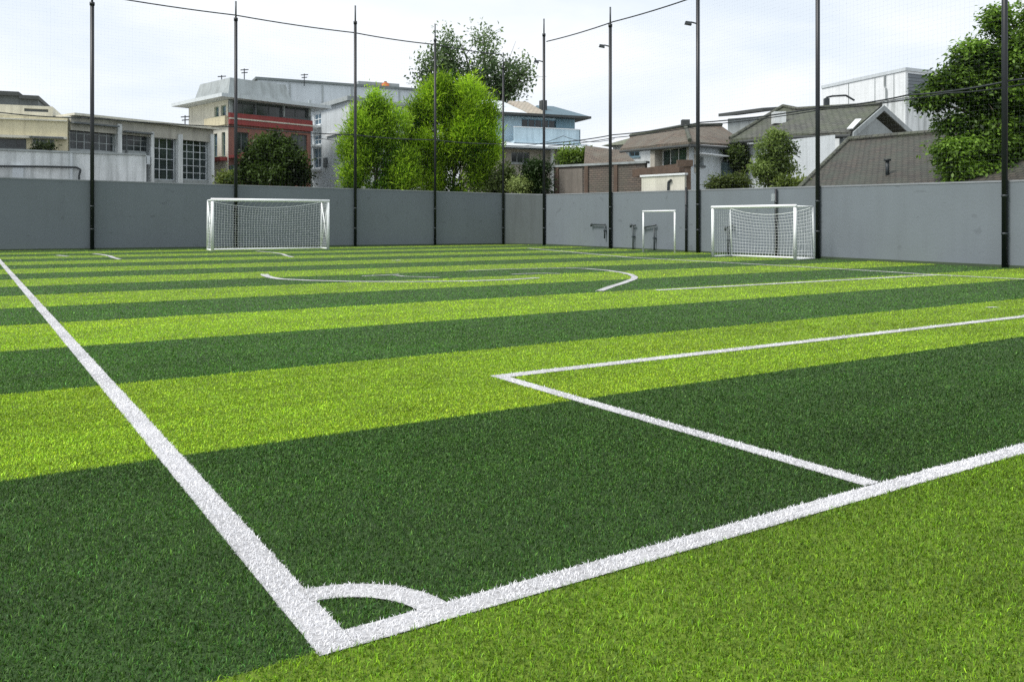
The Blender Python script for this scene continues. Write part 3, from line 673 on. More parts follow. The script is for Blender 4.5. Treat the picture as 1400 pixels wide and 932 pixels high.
for x in (395, 440, 480, 545):
    m_ = MB(); m_.box(f.at(f.t(x), 3, .05), f.d*.12, UP*(z_-3.1), -f.n*.047); m_.build('downpipe', 'mid_grey', root)
p = PT(527, 116, 67); root = thing('water_tank', 'small orange rooftop water tank above the left bright green tree', 'water tank', (p.x, p.y, p.z-.5))
mb = MB(); mb.tube(p-UP*.5, p+UP*.05, .3, n=16).tube(p+UP*.05, p+UP*.2, .3, .1, n=16); mb.build('tank', 'orange', root, True); MB().tube(p+UP*.2, p+UP*.26, .11, n=12).build('lid', 'timber', root, True)
# C: red and brown building
fr_ = Fac(312, 52, 425, 56.3); DC = 5.2
_e = fr_.a-fr_.n*DC; fs = Fac(CX+F*_e.x/_e.y, _e.y, 312, 52)
root = thing('office_building', 'brown and red three storey building with dark window band behind dark round tree', 'building', XY(360, 55))
zt = fr_.z(312, 136); zb = fr_.z(312, 160)
H1 = [fr_.rect(318, 141, 349, 158), fr_.rect(351, 142, 386, 160), fr_.rect(389, 143, 421, 161)]
H_ = [fr_.rect(322, 181, 340, 208), fr_.rect(398, 184, 420, 207), fr_.rect(346, 215, 380, 238)]
mb = MB(); h1 = pierced(mb, fr_, 0, fr_.len, zb, zt, H1, 1.0, sides=False); mb.build('upper_wall', 'dark_grey', root)
mb = MB(); h2 = pierced(mb, fr_, 0, fr_.len, 0, zb-.002, H_, 1.0, sides=False); mb.build('wall', 'brown_red', root)
for h, nx in zip(h1+h2, (2, 2, 2, 2, 2, 3)): window(root, fr_, h, nx, 1, 'dark_grey', 'glass', recess=.14, sill=False)
mb = MB(); mb.poly([fr_.at(fr_.len, 0), fr_.at(fr_.len, zt), fr_.at(fr_.len, zt, -DC), fr_.at(fr_.len, 0, -DC)]); mb.build('end_wall', 'mid_grey', root)
mb = MB(); H2 = [fs.rect(293, 146, 299, 160), fs.rect(302, 144, 309, 160), fs.rect(291, 183, 297, 215), fs.rect(303, 181, 308, 214)]
hs = pierced(mb, fs, 0, fs.len-.01, 0, zt-.01, H2, .5, sides=False); mb.build('side_wall', 'beige_pale', root)
for h in hs: window(root, fs, h, 1, 2, 'green_paint', 'glass_blue', recess=.14)
m_ = MB(); slab(m_, fr_, 312, 160, 425, 175, .22); m_.build('balcony_band', 'red', root)
m_ = MB(); slab(m_, fr_, 312, 166.5, 425, 168.3, .27); m_.build('handrail', 'beige_pale', root)
m_ = MB(); slab(m_, fs, 283, 161, 311.4, 173, .2); m_.build('balcony_band', 'beige', root)
for x0, x1, o_ in ((312.5, 317, .1), (386.5, 388.5, .1), (421.5, 424.5, .1)):
    m_ = MB(); slab(m_, fr_, x0, 137.5, x1, 160, o_); m_.build('column', 'mid_grey', root)
m_ = MB(); slab(m_, fs, 289, 216, 311, 221, .5); m_.build('canopy', 'red', root)
m_ = MB(); slab(m_, fr_, 312, 213, 332, 217, .6); m_.build('canopy', 'red', root)
m_ = MB(); slab(m_, fr_, 313, 227, 346, 241, .4); m_.build('awning', 'teal_panel', root)
# flat roof with wide eaves and sloping light apron
c0 = fr_.at(-1.0, zt+.003, 1.0); q = [fr_.at(-.9, zt+.003, .9), fr_.at(fr_.len+1.0, zt+.003, .9), fr_.at(fr_.len+1.0, zt+.003, -DC-.6), fr_.at(-.9, zt+.003, -DC-.6)]
m_ = MB(); m_.hexa(q, [p+UP*.22 for p in q]); m_.build('roof', 'pale_grey', root)
q2 = [fr_.at(0.3, zt+.226, -.6), fr_.at(fr_.len-1.0, zt+.226, -.6), fr_.at(fr_.len-1.0, zt+.226, -DC), fr_.at(.3, zt+.226, -DC)]
ctr = sum(q2, Vector())/4
m_ = MB(); m_.hexa(q2, [p.lerp(ctr, .14)+UP*1.3 for p in q2]); m_.build('roof_block', 'mid_grey', root)
def antenna(px, pyb, pyt, Y, label, arms):
    b = PT(px, pyb, Y); t = PT(px, pyt, Y); root = thing('antenna', label, 'antenna', b, 'antennas on rooftops')
    MB().tube(b, t, .035).build('mast', 'dark_iron', root)
    m_ = MB()
    for i in range(arms): z = t.z-.10-.2*i; l = .26-.06*i; m_.tube(Vector((t.x-l, t.y, z)), Vector((t.x+l, t.y+.1, z+.05)), .035)
    m_.build('element', 'dark_iron', root)
antenna(303, 137, 103, 56, 'short mast with knob on left corner of the brown red building roof', 1)
antenna(334, 127, 94, 58, 'thin antenna on the roof block of the brown red building', 2)
antenna(416, 118, 101, 63, 'small antenna on the edge of the pale grey hall', 2)
antenna(253, 182, 158, 52, 'small antenna on flat roof of the long low grey building', 2)
# E: pale grey apartment block beside the left bright tree
fs = Fac(427, 62, 478, 56.5); fr_ = Fac(478, 56.5, 575, 61)
root = thing('apartment_block', 'pale grey apartment block with sloping roofline left of the bright green tree', 'building', XY(470, 60))
zt = fs.z(478, 138); H_ = [fs.rect(429, 155, 439, 171), fs.rect(429, 184, 439, 198), fs.rect(429, 202, 439, 230)]
mb = MB(); hs = pierced(mb, fs, 0, fs.len, 0, zt, H_, 4, sides=False); mb.poly([fs.at(0, 0), fs.at(0, zt), fs.at(0, zt, -4), fs.at(0, 0, -4)]); mb.build('side_wall', 'pale_grey', root)
for h in hs: window(root, fs, h, 2, 2, 'white_paint', 'glass_blue')
for y in (173, 199.5, 232):
    m_ = MB(); slab(m_, fs, 427.5, y, 439.5, y+2.5, .7); m_.build('balcony', 'white_paint', root)
mb = MB(); mb.box(fr_.at(0.01, 0, .004), fr_.d*fr_.len, UP*(zt-.02), -fr_.n*.3); mb.build('wall', 'white_plaster', root)
m_ = MB(); q = [fs.at(-.3, zt+.003, .25), fs.at(fs.len+.2, zt+.003, .25), fr_.at(fr_.len, zt+.003, .25), fs.at(-.3, zt+.003, -7)]; m_.hexa(q, [p+UP*.3 for p in q]); m_.build('roof', 'mid_grey', root)
m_ = MB(); slab(m_, fs, 444, 216, 448, 229, .12); m_.build('meter_box', 'dark_grey', root)
m_ = MB(); slab(m_, fs, 447, 180, 478, 184, .12); m_.build('string_course', 'white_paint', root)
# F: blue house, upper floor and ground floor
f = Fac(668, 58, 786, 60.5); fl = f.shift(1.6)
root = thing('house', 'light blue two storey house with dark strip window above the wall corner', 'house', XY(730, 59))
zt = f.z(700, 159); zm = f.z(700, 201)
H_ = [f.rect(713, 163.5, 769, 175)]
mb = MB(); hs = pierced(mb, f, 0, f.len, zm, zt, H_, 8); mb.build('upper_wall', 'blue', root); window(root, f, hs[0], 6, 1, 'blue_mid', 'glass', sill=True)
m_ = MB(); slab(m_, f, 760, 163, 785, 177, .05); m_.build('cladding', 'blue_mid', root)
m_ = MB(); z0, z1 = f.z(740, 196), f.z(740, 178.5); ta, tb = f.t(694), f.t(783); m_.box(f.at(ta, z0, 1.2), f.d*(tb-ta), UP*(z1-z0), -f.n*.1); m_.box(f.at(tb, z0, 1.2), -f.n*1.19, UP*(z1-z0), -f.d*.1); m_.box(f.at(ta, z0-.15, 1.25), f.d*(tb-ta), UP*.146, -f.n*1.24); m_.build('balcony', 'blue', root)
m_ = MB(); m_.box(f.at(ta, z1+.003, 1.23), f.d*(tb-ta), UP*.06, -f.n*.16); m_.build('handrail', 'white_paint', root)
m_ = MB(); q = [f.at(-.3, zt+.003, .8), f.at(f.len+.9, zt+.003, .8), f.at(f.len+.9, zt+.003, -8.5), f.at(-.3, zt+.003, -8.5)]; m_.hexa(q, [p+UP*.16 for p in q]); m_.build('eave', 'eave_dark', root)
za = zt+.166; ha = 1.25
def hip(mb, f, ta, tb, oa, ob, z, h, inset=.28):
    q = [f.at(ta, z, oa), f.at(tb, z, oa), f.at(tb, z, ob), f.at(ta, z, ob)]; w_ = (tb-ta)*inset; om = (oa+ob)/2
    r0, r1 = f.at(ta+w_, z+h, om), f.at(tb-w_, z+h, om)
    mb.poly([q[0], q[1], r1, r0]).poly([q[1], q[2], r1]).poly([q[2], q[3], r0, r1]).poly([q[3], q[0], r0]).poly(q[::-1]); return mb
hip(MB(), f, -.2, f.t(716), .7, -6, za, ha, .2).build('roof', 'pale_grey', root)
hip(MB(), f, f.t(711), f.t(748), .45, -6, za+.004, ha*1.05, .15).build('roof', 'tile_tan', root)
m_ = MB(); hip(m_, f, f.t(741), f.len+.8, .7, -7, za+.008, ha*.92, .3); m_.build('roof', 'blue_roof', root)
m_ = MB(); m_.box(f.at(f.t(749), za+.3, -1.0), f.d*.4, UP*(ha*.75), -f.n*.5); m_.build('chimney', 'eave_dark', root)
H_ = [fl.rect(699, 208, 724, 223), fl.rect(763, 206, 806, 227)]; mb = MB()
hs = pierced(mb, fl, .1, fl.t(812), 0, fl.z(700, 203.5), H_, 8, reveal=.5); mb.build('lower_wall', 'tan_wall', root)
window(root, fl, hs[0], 3, 1, 'mid_grey', 'glass'); window(root, fl, hs[1], 3, 1, 'timber', 'glass_green', recess=.45)
m_ = MB(); slab(m_, fl, 752, 205, 756, 300, .25); m_.build('column', 'white_paint', root)
m_ = MB(); z_ = fl.z(700, 203.5)+.003; q = [fl.at(-.3, z_, 1.0), fl.at(fl.t(816), z_, 1.0), fl.at(fl.t(816), z_+.5, -1.5), fl.at(-.3, z_+.5, -1.5)]; m_.hexa(q, [p+UP*.13 for p in q]); m_.build('porch_roof', 'pale_grey', root)
# brown tiled outbuilding to its right
root = thing('outbuilding', 'low brown tile roofed outbuilding right of the blue house', 'building', XY(825, 52))
A_, B_, C_, D_ = PT(798, 232, 51), PT(884, 234, 49), PT(852, 206, 55), PT(800, 199, 56)
m_ = MB(); m_.hexa([A_, B_, C_, D_], [p-UP*.15 for p in (A_, B_, C_, D_)]); m_.build('roof', 'tile_brown', root)
m_ = MB(); w_ = [Vector((p.x, p.y+.15*(1 if i < 2 else -1), 0)) for i, p in enumerate((A_, B_, C_, D_))]; m_.hexa(w_, [Vector((p.x, p.y, q.z-.2)) for p, q in zip(w_, (A_, B_, C_, D_))]); m_.build('wall', 'tan_wall', root)
root = thing('boundary_wall', 'brown brick garden wall with panels right of the dark clipped shrub', 'wall', XY(820, 48))
f = Fac(757, 49.5, 882, 46); m_ = MB(); z_ = f.z(780, 228); m_.box(f.at(0, 0), f.d*f.len, UP*z_, -f.n*.25); m_.build('wall', 'brick_brown', root)
m_ = MB(); m_.box(f.at(-.1, z_+.003, .1), f.d*(f.len+.2), UP*.12, -f.n*.45); m_.build('coping', 'mid_grey', root)
for x in (760, 800, 840):
    m_ = MB(); m_.box(f.at(f.t(x), 0, .08), f.d*.22, UP*(z_-.01), -f.n*.077); m_.build('pier', 'timber', root)
m_ = MB(); slab(m_, f, 765, 231, 797, 300, .045); m_.build('panel', 'panel_grey', root)
# distant white house between
f = Fac(838, 60, 900, 58); root = thing('house', 'small distant white house with olive roof left of brown hip roof', 'house', XY(868, 60))
mb = MB(); hs = pierced(mb, f, 0, f.len, 0, f.z(868, 198), [f.rect(860, 207, 874, 214), f.rect(848, 206, 855, 214)], 6); mb.build('wall', 'white_plaster', root)
for h in hs: window(root, f, h, 2, 1, 'blue_mid', 'glass')
hip(MB(), f, -.6, f.len+.6, .6, -6.6, f.z(868, 198)+.003, 1.0, .3).build('roof', 'tile_olive', root)
# H: brown hip-roofed house
fs = Fac(862, 47, 942, 41.2); fr_ = Fac(942, 41.2, 1016, 45)
root = thing('house', 'house with brown hipped tile roof and dark glazed veranda behind right wall', 'house', XY(945, 44))
zt = fr_.z(942, 196); H_ = [fs.rect(895, 201, 939, 238)]
mb = MB(); hs = pierced(mb, fs, fs.t(889), fs.len-.005, 0, zt, H_, 3, sides=False, reveal=.6, top=False); mb.build('side_wall', 'tan_wall', root)
window(root, fs, hs[0], 4, 1, 'white_paint', 'glass_green', recess=.5, sill=False)
H_ = [fr_.rect(989, 206, 1014, 222), fr_.rect(950, 214, 962, 226)]
mb = MB(); hs = pierced(mb, fr_, 0, fr_.len, 0, zt, H_, 3, sides=False, reveal=.5, top=False); mb.poly([fr_.at(fr_.len, 0), fr_.at(fr_.len, zt), fr_.at(fr_.len, zt, -4), fr_.at(fr_.len, 0, -4)]); mb.build('wall', 'pale_grey', root)
for h in hs: window(root, fr_, h, 2, 1, 'dark_grey', 'glass_green', recess=.4)
m_ = MB(); slab(m_, fr_, 986, 224, 1016, 241, .3); m_.build('balcony', 'teal_panel', root)
m_ = MB(); slab(m_, fs, 876, 228, 941, 239, .5); m_.build('balcony', 'timber', root)
m_ = MB(); slab(m_, fr_, 948, 211.5, 985, 213, .5); m_.build('awning', 'white_paint', root)
A_, B_, C_ = PT(848, 203, 48.5), PT(943, 193.5, 40.4), PT(1024, 199, 45.2)
Pk, Q1, Q2 = PT(937, 173.5, 44.5), PT(862, 187, 51), PT(986, 172, 48)
m_ = MB(); m_.hexa([A_, B_, Pk, Q1], [p-UP*.12 for p in (A_, B_, Pk, Q1)]); m_.hexa([B_+EU*.002, C_, Q2, Pk+EU*.002], [p-UP*.12 for p in (B_+EU*.002, C_, Q2, Pk+EU*.002)]); m_.build('roof', 'tile_brown', root)
m_ = MB(); m_.tube(B_+UP*.06, Pk+UP*.06, .1).tube(Pk+UP*.06, Q2+UP*.06, .1).tube(Pk+UP*.06, Q1+UP*.06, .1); m_.build('ridge_cap', 'tile_grey', root)
m_ = MB(); m_.tube(A_-UP*.2, B_-UP*.2, .07).tube(B_-UP*.2, C_-UP*.2, .07); m_.build('gutter', 'eave_dark', root)
m_ = MB(); m_.box(Pk+UP*.08+Vector((-.2, -.2, 0)), Vector((.4, 0, 0)), Vector((0, .4, 0)), UP*.28); m_.build('finial', 'eave_dark', root)
# beige low wall and timber pillar
f = Fac(877, 37.8, 936, 36.0); root = thing('boundary_wall', 'short pale beige wall above the slim white goal frame', 'wall', XY(905, 37))
m_ = MB(); z_ = f.z(900, 241); m_.box(f.at(0, 0), f.d*f.len, UP*z_, -f.n*.2); m_.build('wall', 'beige_pale', root)
m_ = MB(); m_.box(f.at(-.05, z_+.003, .05), f.d*(f.len+.1), UP*.08, -f.n*.3); m_.build('coping', 'white_paint', root)
m_ = MB(); m_.path([f.S(919, 246, .06), f.S(915, 249, .06), f.S(914.5, 262, .06)], .05); m_.build('pipe', 'dark_iron', root)
b = PT(940, 262, 36.2); root = thing('gate_pillar', 'square brown pillar between pale beige wall and tall post', 'pillar', (b.x, b.y, 0))
m_ = MB(); z_ = PT(940, 228, 36.2).z; m_.box(Vector((b.x-.12, b.y-.12, 0)), Vector((.24, 0, 0)), Vector((0, .24, 0)), UP*z_); m_.build('shaft', 'timber', root)
MB().box(Vector((b.x-.45, b.y-.16, z_+.003)), Vector((.65, 0, 0)), Vector((0, .32, 0)), UP*.28).build('cap', 'timber', root)
# distant dark roof behind H
f = Fac(988, 62, 1046, 60); root = thing('house', 'distant dark flat roof peeking above the brown hipped roof', 'house', XY(1015, 62))
m_ = MB(); m_.box(f.at(0.4, 0), f.d*(f.len-.8), UP*f.z(1015, 161), -f.n*5); m_.build('wall', 'mid_grey', root)
m_ = MB(); q = [f.at(-.1, f.z(988, 160.5), .5), f.at(f.len, f.z(988, 160.5)+.15, .5), f.at(f.len, f.z(988, 160.5)+.6, -3), f.at(-.1, f.z(988, 160.5)+.45, -3)]; m_.hexa(q, [p+UP*.22 for p in q]); m_.build('roof', 'eave_dark', root)
# I: grey tiled house with gable to the right
root = thing('house', 'pale house with long grey tiled roof and gable facing right', 'house', XY(1120, 41))
L_, Mm, R_ = PT(998, 190.5, 43.5), PT(1085, 183, 40.6), PT(1163, 180.5, 38.4)
P1, P2, P3 = PT(1070, 146.5, 46), PT(1090, 150.5, 45.0), PT(1205, 144, 41.0); RB = PT(1248, 183, 43.2); LB = PT(1000, 186, 50)
th = UP*-.16
for nm, pts, mt in (('roof', [Mm, R_, P3, P2], 'tile_grey'), ('hip_roof', [L_, Mm-EU*.003, P2-EU*.003, P1], 'tile_grey'), ('roof', [P3+EU*.003, RB, RB+(P2-P3), P2+EU*.003], 'tile_grey'), ('hip_roof', [L_, P1, LB], 'tile_grey')):
    m_ = MB(); m_.hexa(pts, [p+th for p in pts]); m_.build(nm, mt, root)
ins = EV*.45
wp = [L_+EU*.8+EV*.5, Mm+ins, R_+ins-EU*.5]
m_ = MB(); zt = min(p.z for p in (Mm, R_))-.12
for a_, b_ in zip(wp[:-1], wp[1:]):
    a_ = Vector((a_.x, a_.y, 0)); b_ = Vector((b_.x, b_.y, 0)); m_.hexa([a_, b_, b_+UP*zt, a_+UP*zt], [p+EV*.25 for p in (a_, b_, b_+UP*zt, a_+UP*zt)])
m_.build('wall', 'pale_grey', root)
gb = [Vector((*(R_+EU*.15+EV*.5).xy, 0)), Vector((*(RB-EU*.6).xy, 0))]; zg = zt
m_ = MB(); ap = P3-UP*.45; pts = [gb[0], gb[1], gb[1]+UP*(zg), Vector(((gb[0].x+gb[1].x)/2, (gb[0].y+gb[1].y)/2, ap.z-.2)), gb[0]+UP*zg]
m_.hexa(pts, [p+EV*.2 for p in pts]); m_.build('gable_wall', 'mid_grey', root)
for a_, b_ in ((R_, P3), (P3, RB)):
    a_ = a_-UP*.02-EV*.10; b_ = b_-UP*.02-EV*.10; m_ = MB(); m_.hexa([a_, b_, b_-UP*.26, a_-UP*.26], [p-EV*.06 for p in (a_, b_, b_-UP*.26, a_-UP*.26)]); m_.build('bargeboard', 'mid_grey', root)
m_ = MB(); m_.tube(L_-UP*.18, Mm-UP*.18, .08).tube(Mm-UP*.18, R_-UP*.18, .08); m_.build('gutter', 'eave_dark', root)
m_ = MB(); m_.tube(P2+UP*.05, P3+UP*.05, .11).tube(P1+UP*.05, P2+UP*.05, .11).tube(P1+UP*.05, L_+UP*.05, .1); m_.build('ridge_cap', 'tile_grey', root)
q = [PT(1158, 178.6, 38.55), PT(1166, 178.0, 38.4), PT(1178, 165.0, 39.2), PT(1170, 165.4, 39.4)]; nq = (q[1]-q[0]).cross(q[3]-q[0]).normalized(); nq = nq if nq.z > 0 else -nq
MB().hexa([p+nq*.05 for p in q], [p+nq*.09 for p in q]).build('skylight', 'white_paint', root)
c = L_.lerp(Mm, .62).lerp(P1.lerp(P2, .4), .48); MB().box(c+Vector((-.3, -.3, -.1)), Vector((.6, 0, 0)), Vector((0, .5, 0)), UP*.6).build('roof_vent', 'white_plaster', root)
fI = Fac(1085, 40.9, 1160, 38.9)
h = fI.rect(1100, 215, 1122, 246); m_ = MB()
for i in range(9): m_.box(fI.at(h[0]+(h[1]-h[0])*i/8, h[2], .32), fI.d*.03, UP*(h[3]-h[2]), -fI.n*.03)
for z in (h[2], h[3], (h[2]+h[3])/2): m_.box(fI.at(h[0], z, .36), fI.d*(h[1]-h[0]), UP*.04, -fI.n*.03)
m_.build('window_grille', 'mid_grey', root)
MB().box(fI.at(h[0], h[2], .02), fI.d*(h[1]-h[0]), UP*(h[3]-h[2]), -fI.n*.1).build('window', 'glass_blue', root)
# pipe flue on its roof
b = PT(1130, 148, 44); root = thing('roof_flue', 'thin dark bent pipe rising above the grey tiled ridge', 'pipe', b)
MB().path([b-UP*.3, b+UP*.55, b+UP*.62+Vector((.3, 0, 0)), b+UP*.66+Vector((1.0, 0, 0)), b+UP*.4+Vector((1.45, 0, 0))], .05).build('pipe', 'dark_iron', root)
MB().box(b+Vector((-.12, -.12, -.2)), Vector((.24, 0, 0)), Vector((0, .24, 0)), UP*.7).build('base', 'dark_iron', root)
# J: big low dark tiled roof just behind the right wall
root = thing('shed', 'low shed with big dark weathered tile roof just behind the right wall', 'shed', XY(1220, 31))
A_, B_, C_, D_ = PT(1092, 259, 32.4), PT(1420, 252, 24.6), PT(1420, 172, 29.6), PT(1160, 192, 36.5)
m_ = MB(); m_.hexa([A_, B_, C_, D_], [p-UP*.16 for p in (A_, B_, C_, D_)]); m_.build('roof', 'tile_dark', root)
m_ = MB(); H0 = PT(1112, 250, 38.5); m_.hexa([A_, D_, H0], [p-UP*.16 for p in (A_, D_, H0)]); m_.build('hip_roof', 'tile_dark', root)
m_ = MB(); m_.tube(D_+UP*.05, C_+UP*.05, .12).tube(A_+UP*.05, D_+UP*.05, .09); m_.build('ridge_cap', 'tile_grey', root)
w_ = [Vector((p.x, p.y, 0)) for p in (A_+EU*.5+EV*.3, B_+EV*.4, C_-EV*.3, D_-EV*.2)]
zs_ = [A_.z-.1, B_.z-.1, C_.z-.5, D_.z-.5]
m_ = MB(); m_.hexa(w_, [p+UP*z for p, z in zip(w_, zs_)]); m_.build('wall', 'tan_wall', root)
k = (1205-1092)/(1420-1092); p = A_.lerp(B_, k+.06).lerp(D_.lerp(C_, k+.02), .22)
m_ = MB(); m_.tube(p-UP*.1, p+UP*.5, .07).tube(p+UP*.5, p+UP*.56, .13); m_.build('vent_pipe', 'dark_iron', root, True)
# K: white modern block
fs = Fac(1124, 63.5, 1238, 56.0); fr_ = Fac(1238, 56.0, 1345, 59.5)
root = thing('modern_building', 'white modern block with dark louvred side behind the grey tiled house', 'building', XY(1240, 60))
zt = fs.z(1238, 97); zm = fs.z(1238, 133)
m_ = MB(); q = [fs.at(0, 0), fs.at(fs.len, 0), fr_.at(fr_.len, 0), fs.at(0, 0)+(fr_.b-fr_.a)]
m_.hexa([p+UP*zm for p in q], [p+UP*zt for p in q]); m_.build('upper_wall', 'white_paint', root)
cc = sum(q, Vector())/4; m_ = MB(); q3 = [p.lerp(cc, .02) for p in q]; m_.hexa([p for p in q3], [p+UP*(zm-.004) for p in q3]); m_.build('lower_wall', 'white_plaster', root)
m_ = MB(); m_.box(fr_.at(.25, zm+.1, .06), fr_.d*(fr_.len-.4), UP*(zt-zm-.25), -fr_.n*.057); m_.build('louvre_panel', 'louvre', root)
m_ = MB(); qq = [cc+(p-cc)*1.015+UP*(zt+.003) for p in q]; m_.hexa(qq, [p+UP*.22 for p in qq]); m_.build('roof', 'pale_grey', root)
for x in (1160, 1196, 1222):
    m_ = MB(); m_.box(fs.at(fs.t(x), zm, .03), fs.d*.05, UP*(zt-zm-.02), -fs.n*.027); m_.build('panel_joint', 'mid_grey', root)
m_ = MB(); m_.path([fs.S(1211, 103, .1), fs.S(1211, 118, .1), fs.S(1213, 122, .1), fs.S(1213, 140, .1)], .06); m_.build('downpipe', 'mid_grey', root)

# ------------------------------------------------------------------ trees and shrubs
def tree(name, label, cat, base_px, Y, blobs, nclump, nleaf, ls, asp, c_lo, c_hi, mode='broad', spread=.35, hole=.0, trunk=.18, group=None, seed=1, mat='leaf', depthk=.8, limbs=True, shell=.5, sub=0):
    rng = np.random.default_rng(seed); r_ = rng.random
    bx, by = XY(base_px, Y); root = thing(name, label, cat, (bx, by, 0), group)
    B3 = []
    for bl in blobs:
        px, py, rx, ry = bl[:4]; dy = bl[4] if len(bl) > 4 else 0.0
        c = PT(px, py, Y+dy); k = (Y+dy)/F; B3.append((c, rx*k, max(rx*k, ry*k*.6)*depthk, ry*k))
    L3 = B3; sub_t = np.zeros(len(B3))
    if sub:
        L3 = []; sub_t = []
        for c, ax_, ay_, az_ in B3:
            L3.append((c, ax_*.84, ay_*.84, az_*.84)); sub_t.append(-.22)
            for _ in range(sub):
                dv = rng.standard_normal(3); dv /= np.linalg.norm(dv); dv[1] = -abs(dv[1]) if r_() < .7 else dv[1]
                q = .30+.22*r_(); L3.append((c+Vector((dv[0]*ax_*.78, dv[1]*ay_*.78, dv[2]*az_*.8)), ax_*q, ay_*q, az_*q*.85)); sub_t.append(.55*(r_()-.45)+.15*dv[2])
        sub_t = np.array(sub_t)
    wts = np.array([b[1]*b[3] for b in L3])**0.9; wts /= wts.sum()
    bi = rng.choice(len(L3), nclump, p=wts); st_ = sub_t[bi]
    dirs = rng.standard_normal((nclump, 3)); dirs /= np.linalg.norm(dirs, axis=1, keepdims=True)
    rad = (shell+(1-shell)*r_(nclump))**.6*(.9+.22*r_(nclump)); rad = np.where(r_(nclump) < .25, rad*r_(nclump)**.4, rad)
    cen = np.array([[*b[0]] for b in L3])[bi]; ext = np.array([[b[1], b[2], b[3]] for b in L3])[bi]
    pc_ = cen+dirs*ext*rad[:, None]
    if hole > 0:
        s = ls*7; nz = vnoise(pc_[:, 0]/s+31, pc_[:, 2]/s+17, seed)*.6+vnoise(pc_[:, 0]/s*2.3+5, pc_[:, 1]/s*2+pc_[:, 2]/s*2.1, seed+1)*.4
        keep = nz > hole; pc_, dirs, st_ = pc_[keep], dirs[keep], st_[keep]
    n = len(pc_)
    cb = .35+.65*vnoise(pc_[:, 0]*1.1+9, pc_[:, 2]*1.1+pc_[:, 1]*.7, seed+3); cb = (.5+1.45*(cb-.66)+.35*(r_(n)-.5)+.2*dirs[:, 2]+st_).clip(0, 1)  # clump tops lightened, cores darkened: light and shade put into leaf colour
    P = np.repeat(pc_, nleaf, 0); D = np.repeat(dirs, nleaf, 0); CB = np.repeat(cb, nleaf); m = len(P)
    g_ = rng.standard_normal((m, 3))*spread
    if mode == 'feather': g_[:, 2] *= 1.5
    P = P+g_
    if mode == 'feather':
        ax = D*np.array([.8, .8, .25])+np.array([0, 0, .55])+rng.standard_normal((m, 3))*.45
    elif mode == 'droop':
        ax = D*np.array([1, 1, .3])+np.array([0, 0, -.35])+rng.standard_normal((m, 3))*.5
    else:
        ax = D*.6+rng.standard_normal((m, 3))*.7
    ax /= np.linalg.norm(ax, axis=1, keepdims=True)
    nr = np.array([0, 0, 1.0])*.8+D*.5+rng.standard_normal((m, 3))*.55
    sd = np.cross(ax, nr); sd /= np.linalg.norm(sd, axis=1, keepdims=True)+1e-9; nn = np.cross(sd, ax)
    l = ls*(.65+.7*r_(m))[:, None]; w = l*asp
    V = np.empty((m, 4, 3)); V[:, 0] = P; V[:, 1] = P+ax*l*.5+sd*w*.5+nn*l*.06; V[:, 2] = P+ax*l-nn*l*.10; V[:, 3] = P+ax*l*.5-sd*w*.5+nn*l*.06
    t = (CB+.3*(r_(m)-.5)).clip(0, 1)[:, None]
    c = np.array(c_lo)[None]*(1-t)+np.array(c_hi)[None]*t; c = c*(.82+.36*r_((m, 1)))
    cols = np.repeat(c, 4, 0); b = (np.arange(m)*4)[:, None]
    np_mesh('crown', V.reshape(-1, 3), (b+np.array([0, 1, 2, 3])).ravel(), np.arange(m)*4, None, cols, mat, root, (bx, by, 0))
    # trunk and limbs
    mb = MB(); top = min(b[0].z for b in B3); hi = max(b[0].z+b[3]*.3 for b in B3); base = Vector((bx, by, 0))
    ctr = sum((b[0] for b in B3), Vector())/len(B3); tt = Vector((ctr.x*.5+bx*.5, ctr.y*.5+by*.5, max(top*.9, hi*.55)))
    segs = 6; prev = base; pr = trunk
    for i in range(1, segs+1):
        q = base.lerp(tt, i/segs)+Vector((rng.normal()*trunk*.35, rng.normal()*trunk*.35, 0)); rr = trunk*(1-.5*i/segs)
        mb.tube(prev, q, pr, rr, n=9, caps=False); prev, pr = q, rr
    mb.build('trunk', 'bark', root, True)
    if limbs:
        lb = MB()
        for c_, rx, ry, rz in B3:
            s = base.lerp(tt, .45+.5*r_()); mid = s.lerp(c_, .5)+Vector((0, 0, .12*(c_-s).length))
            lb.tube(s, mid, trunk*.38, trunk*.26, n=7, caps=False).tube(mid, c_, trunk*.26, trunk*.12, n=7, caps=False)
            for _ in range(5):
                e = c_+Vector((rng.normal()*rx*.6, rng.normal()*ry*.6, rng.normal()*rz*.55)); lb.tube(mid.lerp(c_, .4+.6*r_()), e, trunk*.12, trunk*.03, n=5, caps=False)
        lb.build('branch', 'bark', root, True)
    return root
BG = 'trees beyond the walls'
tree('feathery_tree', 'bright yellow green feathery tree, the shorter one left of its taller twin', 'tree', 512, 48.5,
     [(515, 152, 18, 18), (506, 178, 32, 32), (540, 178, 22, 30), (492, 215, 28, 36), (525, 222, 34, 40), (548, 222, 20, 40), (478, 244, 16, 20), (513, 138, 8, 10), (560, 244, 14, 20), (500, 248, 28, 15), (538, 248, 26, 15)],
     3300, 13, .28, .19, S(44, 88, 12), S(178, 216, 60, 1.1), 'feather', .21, .41, .13, BG, 3, 'leaf_thin', sub=5)
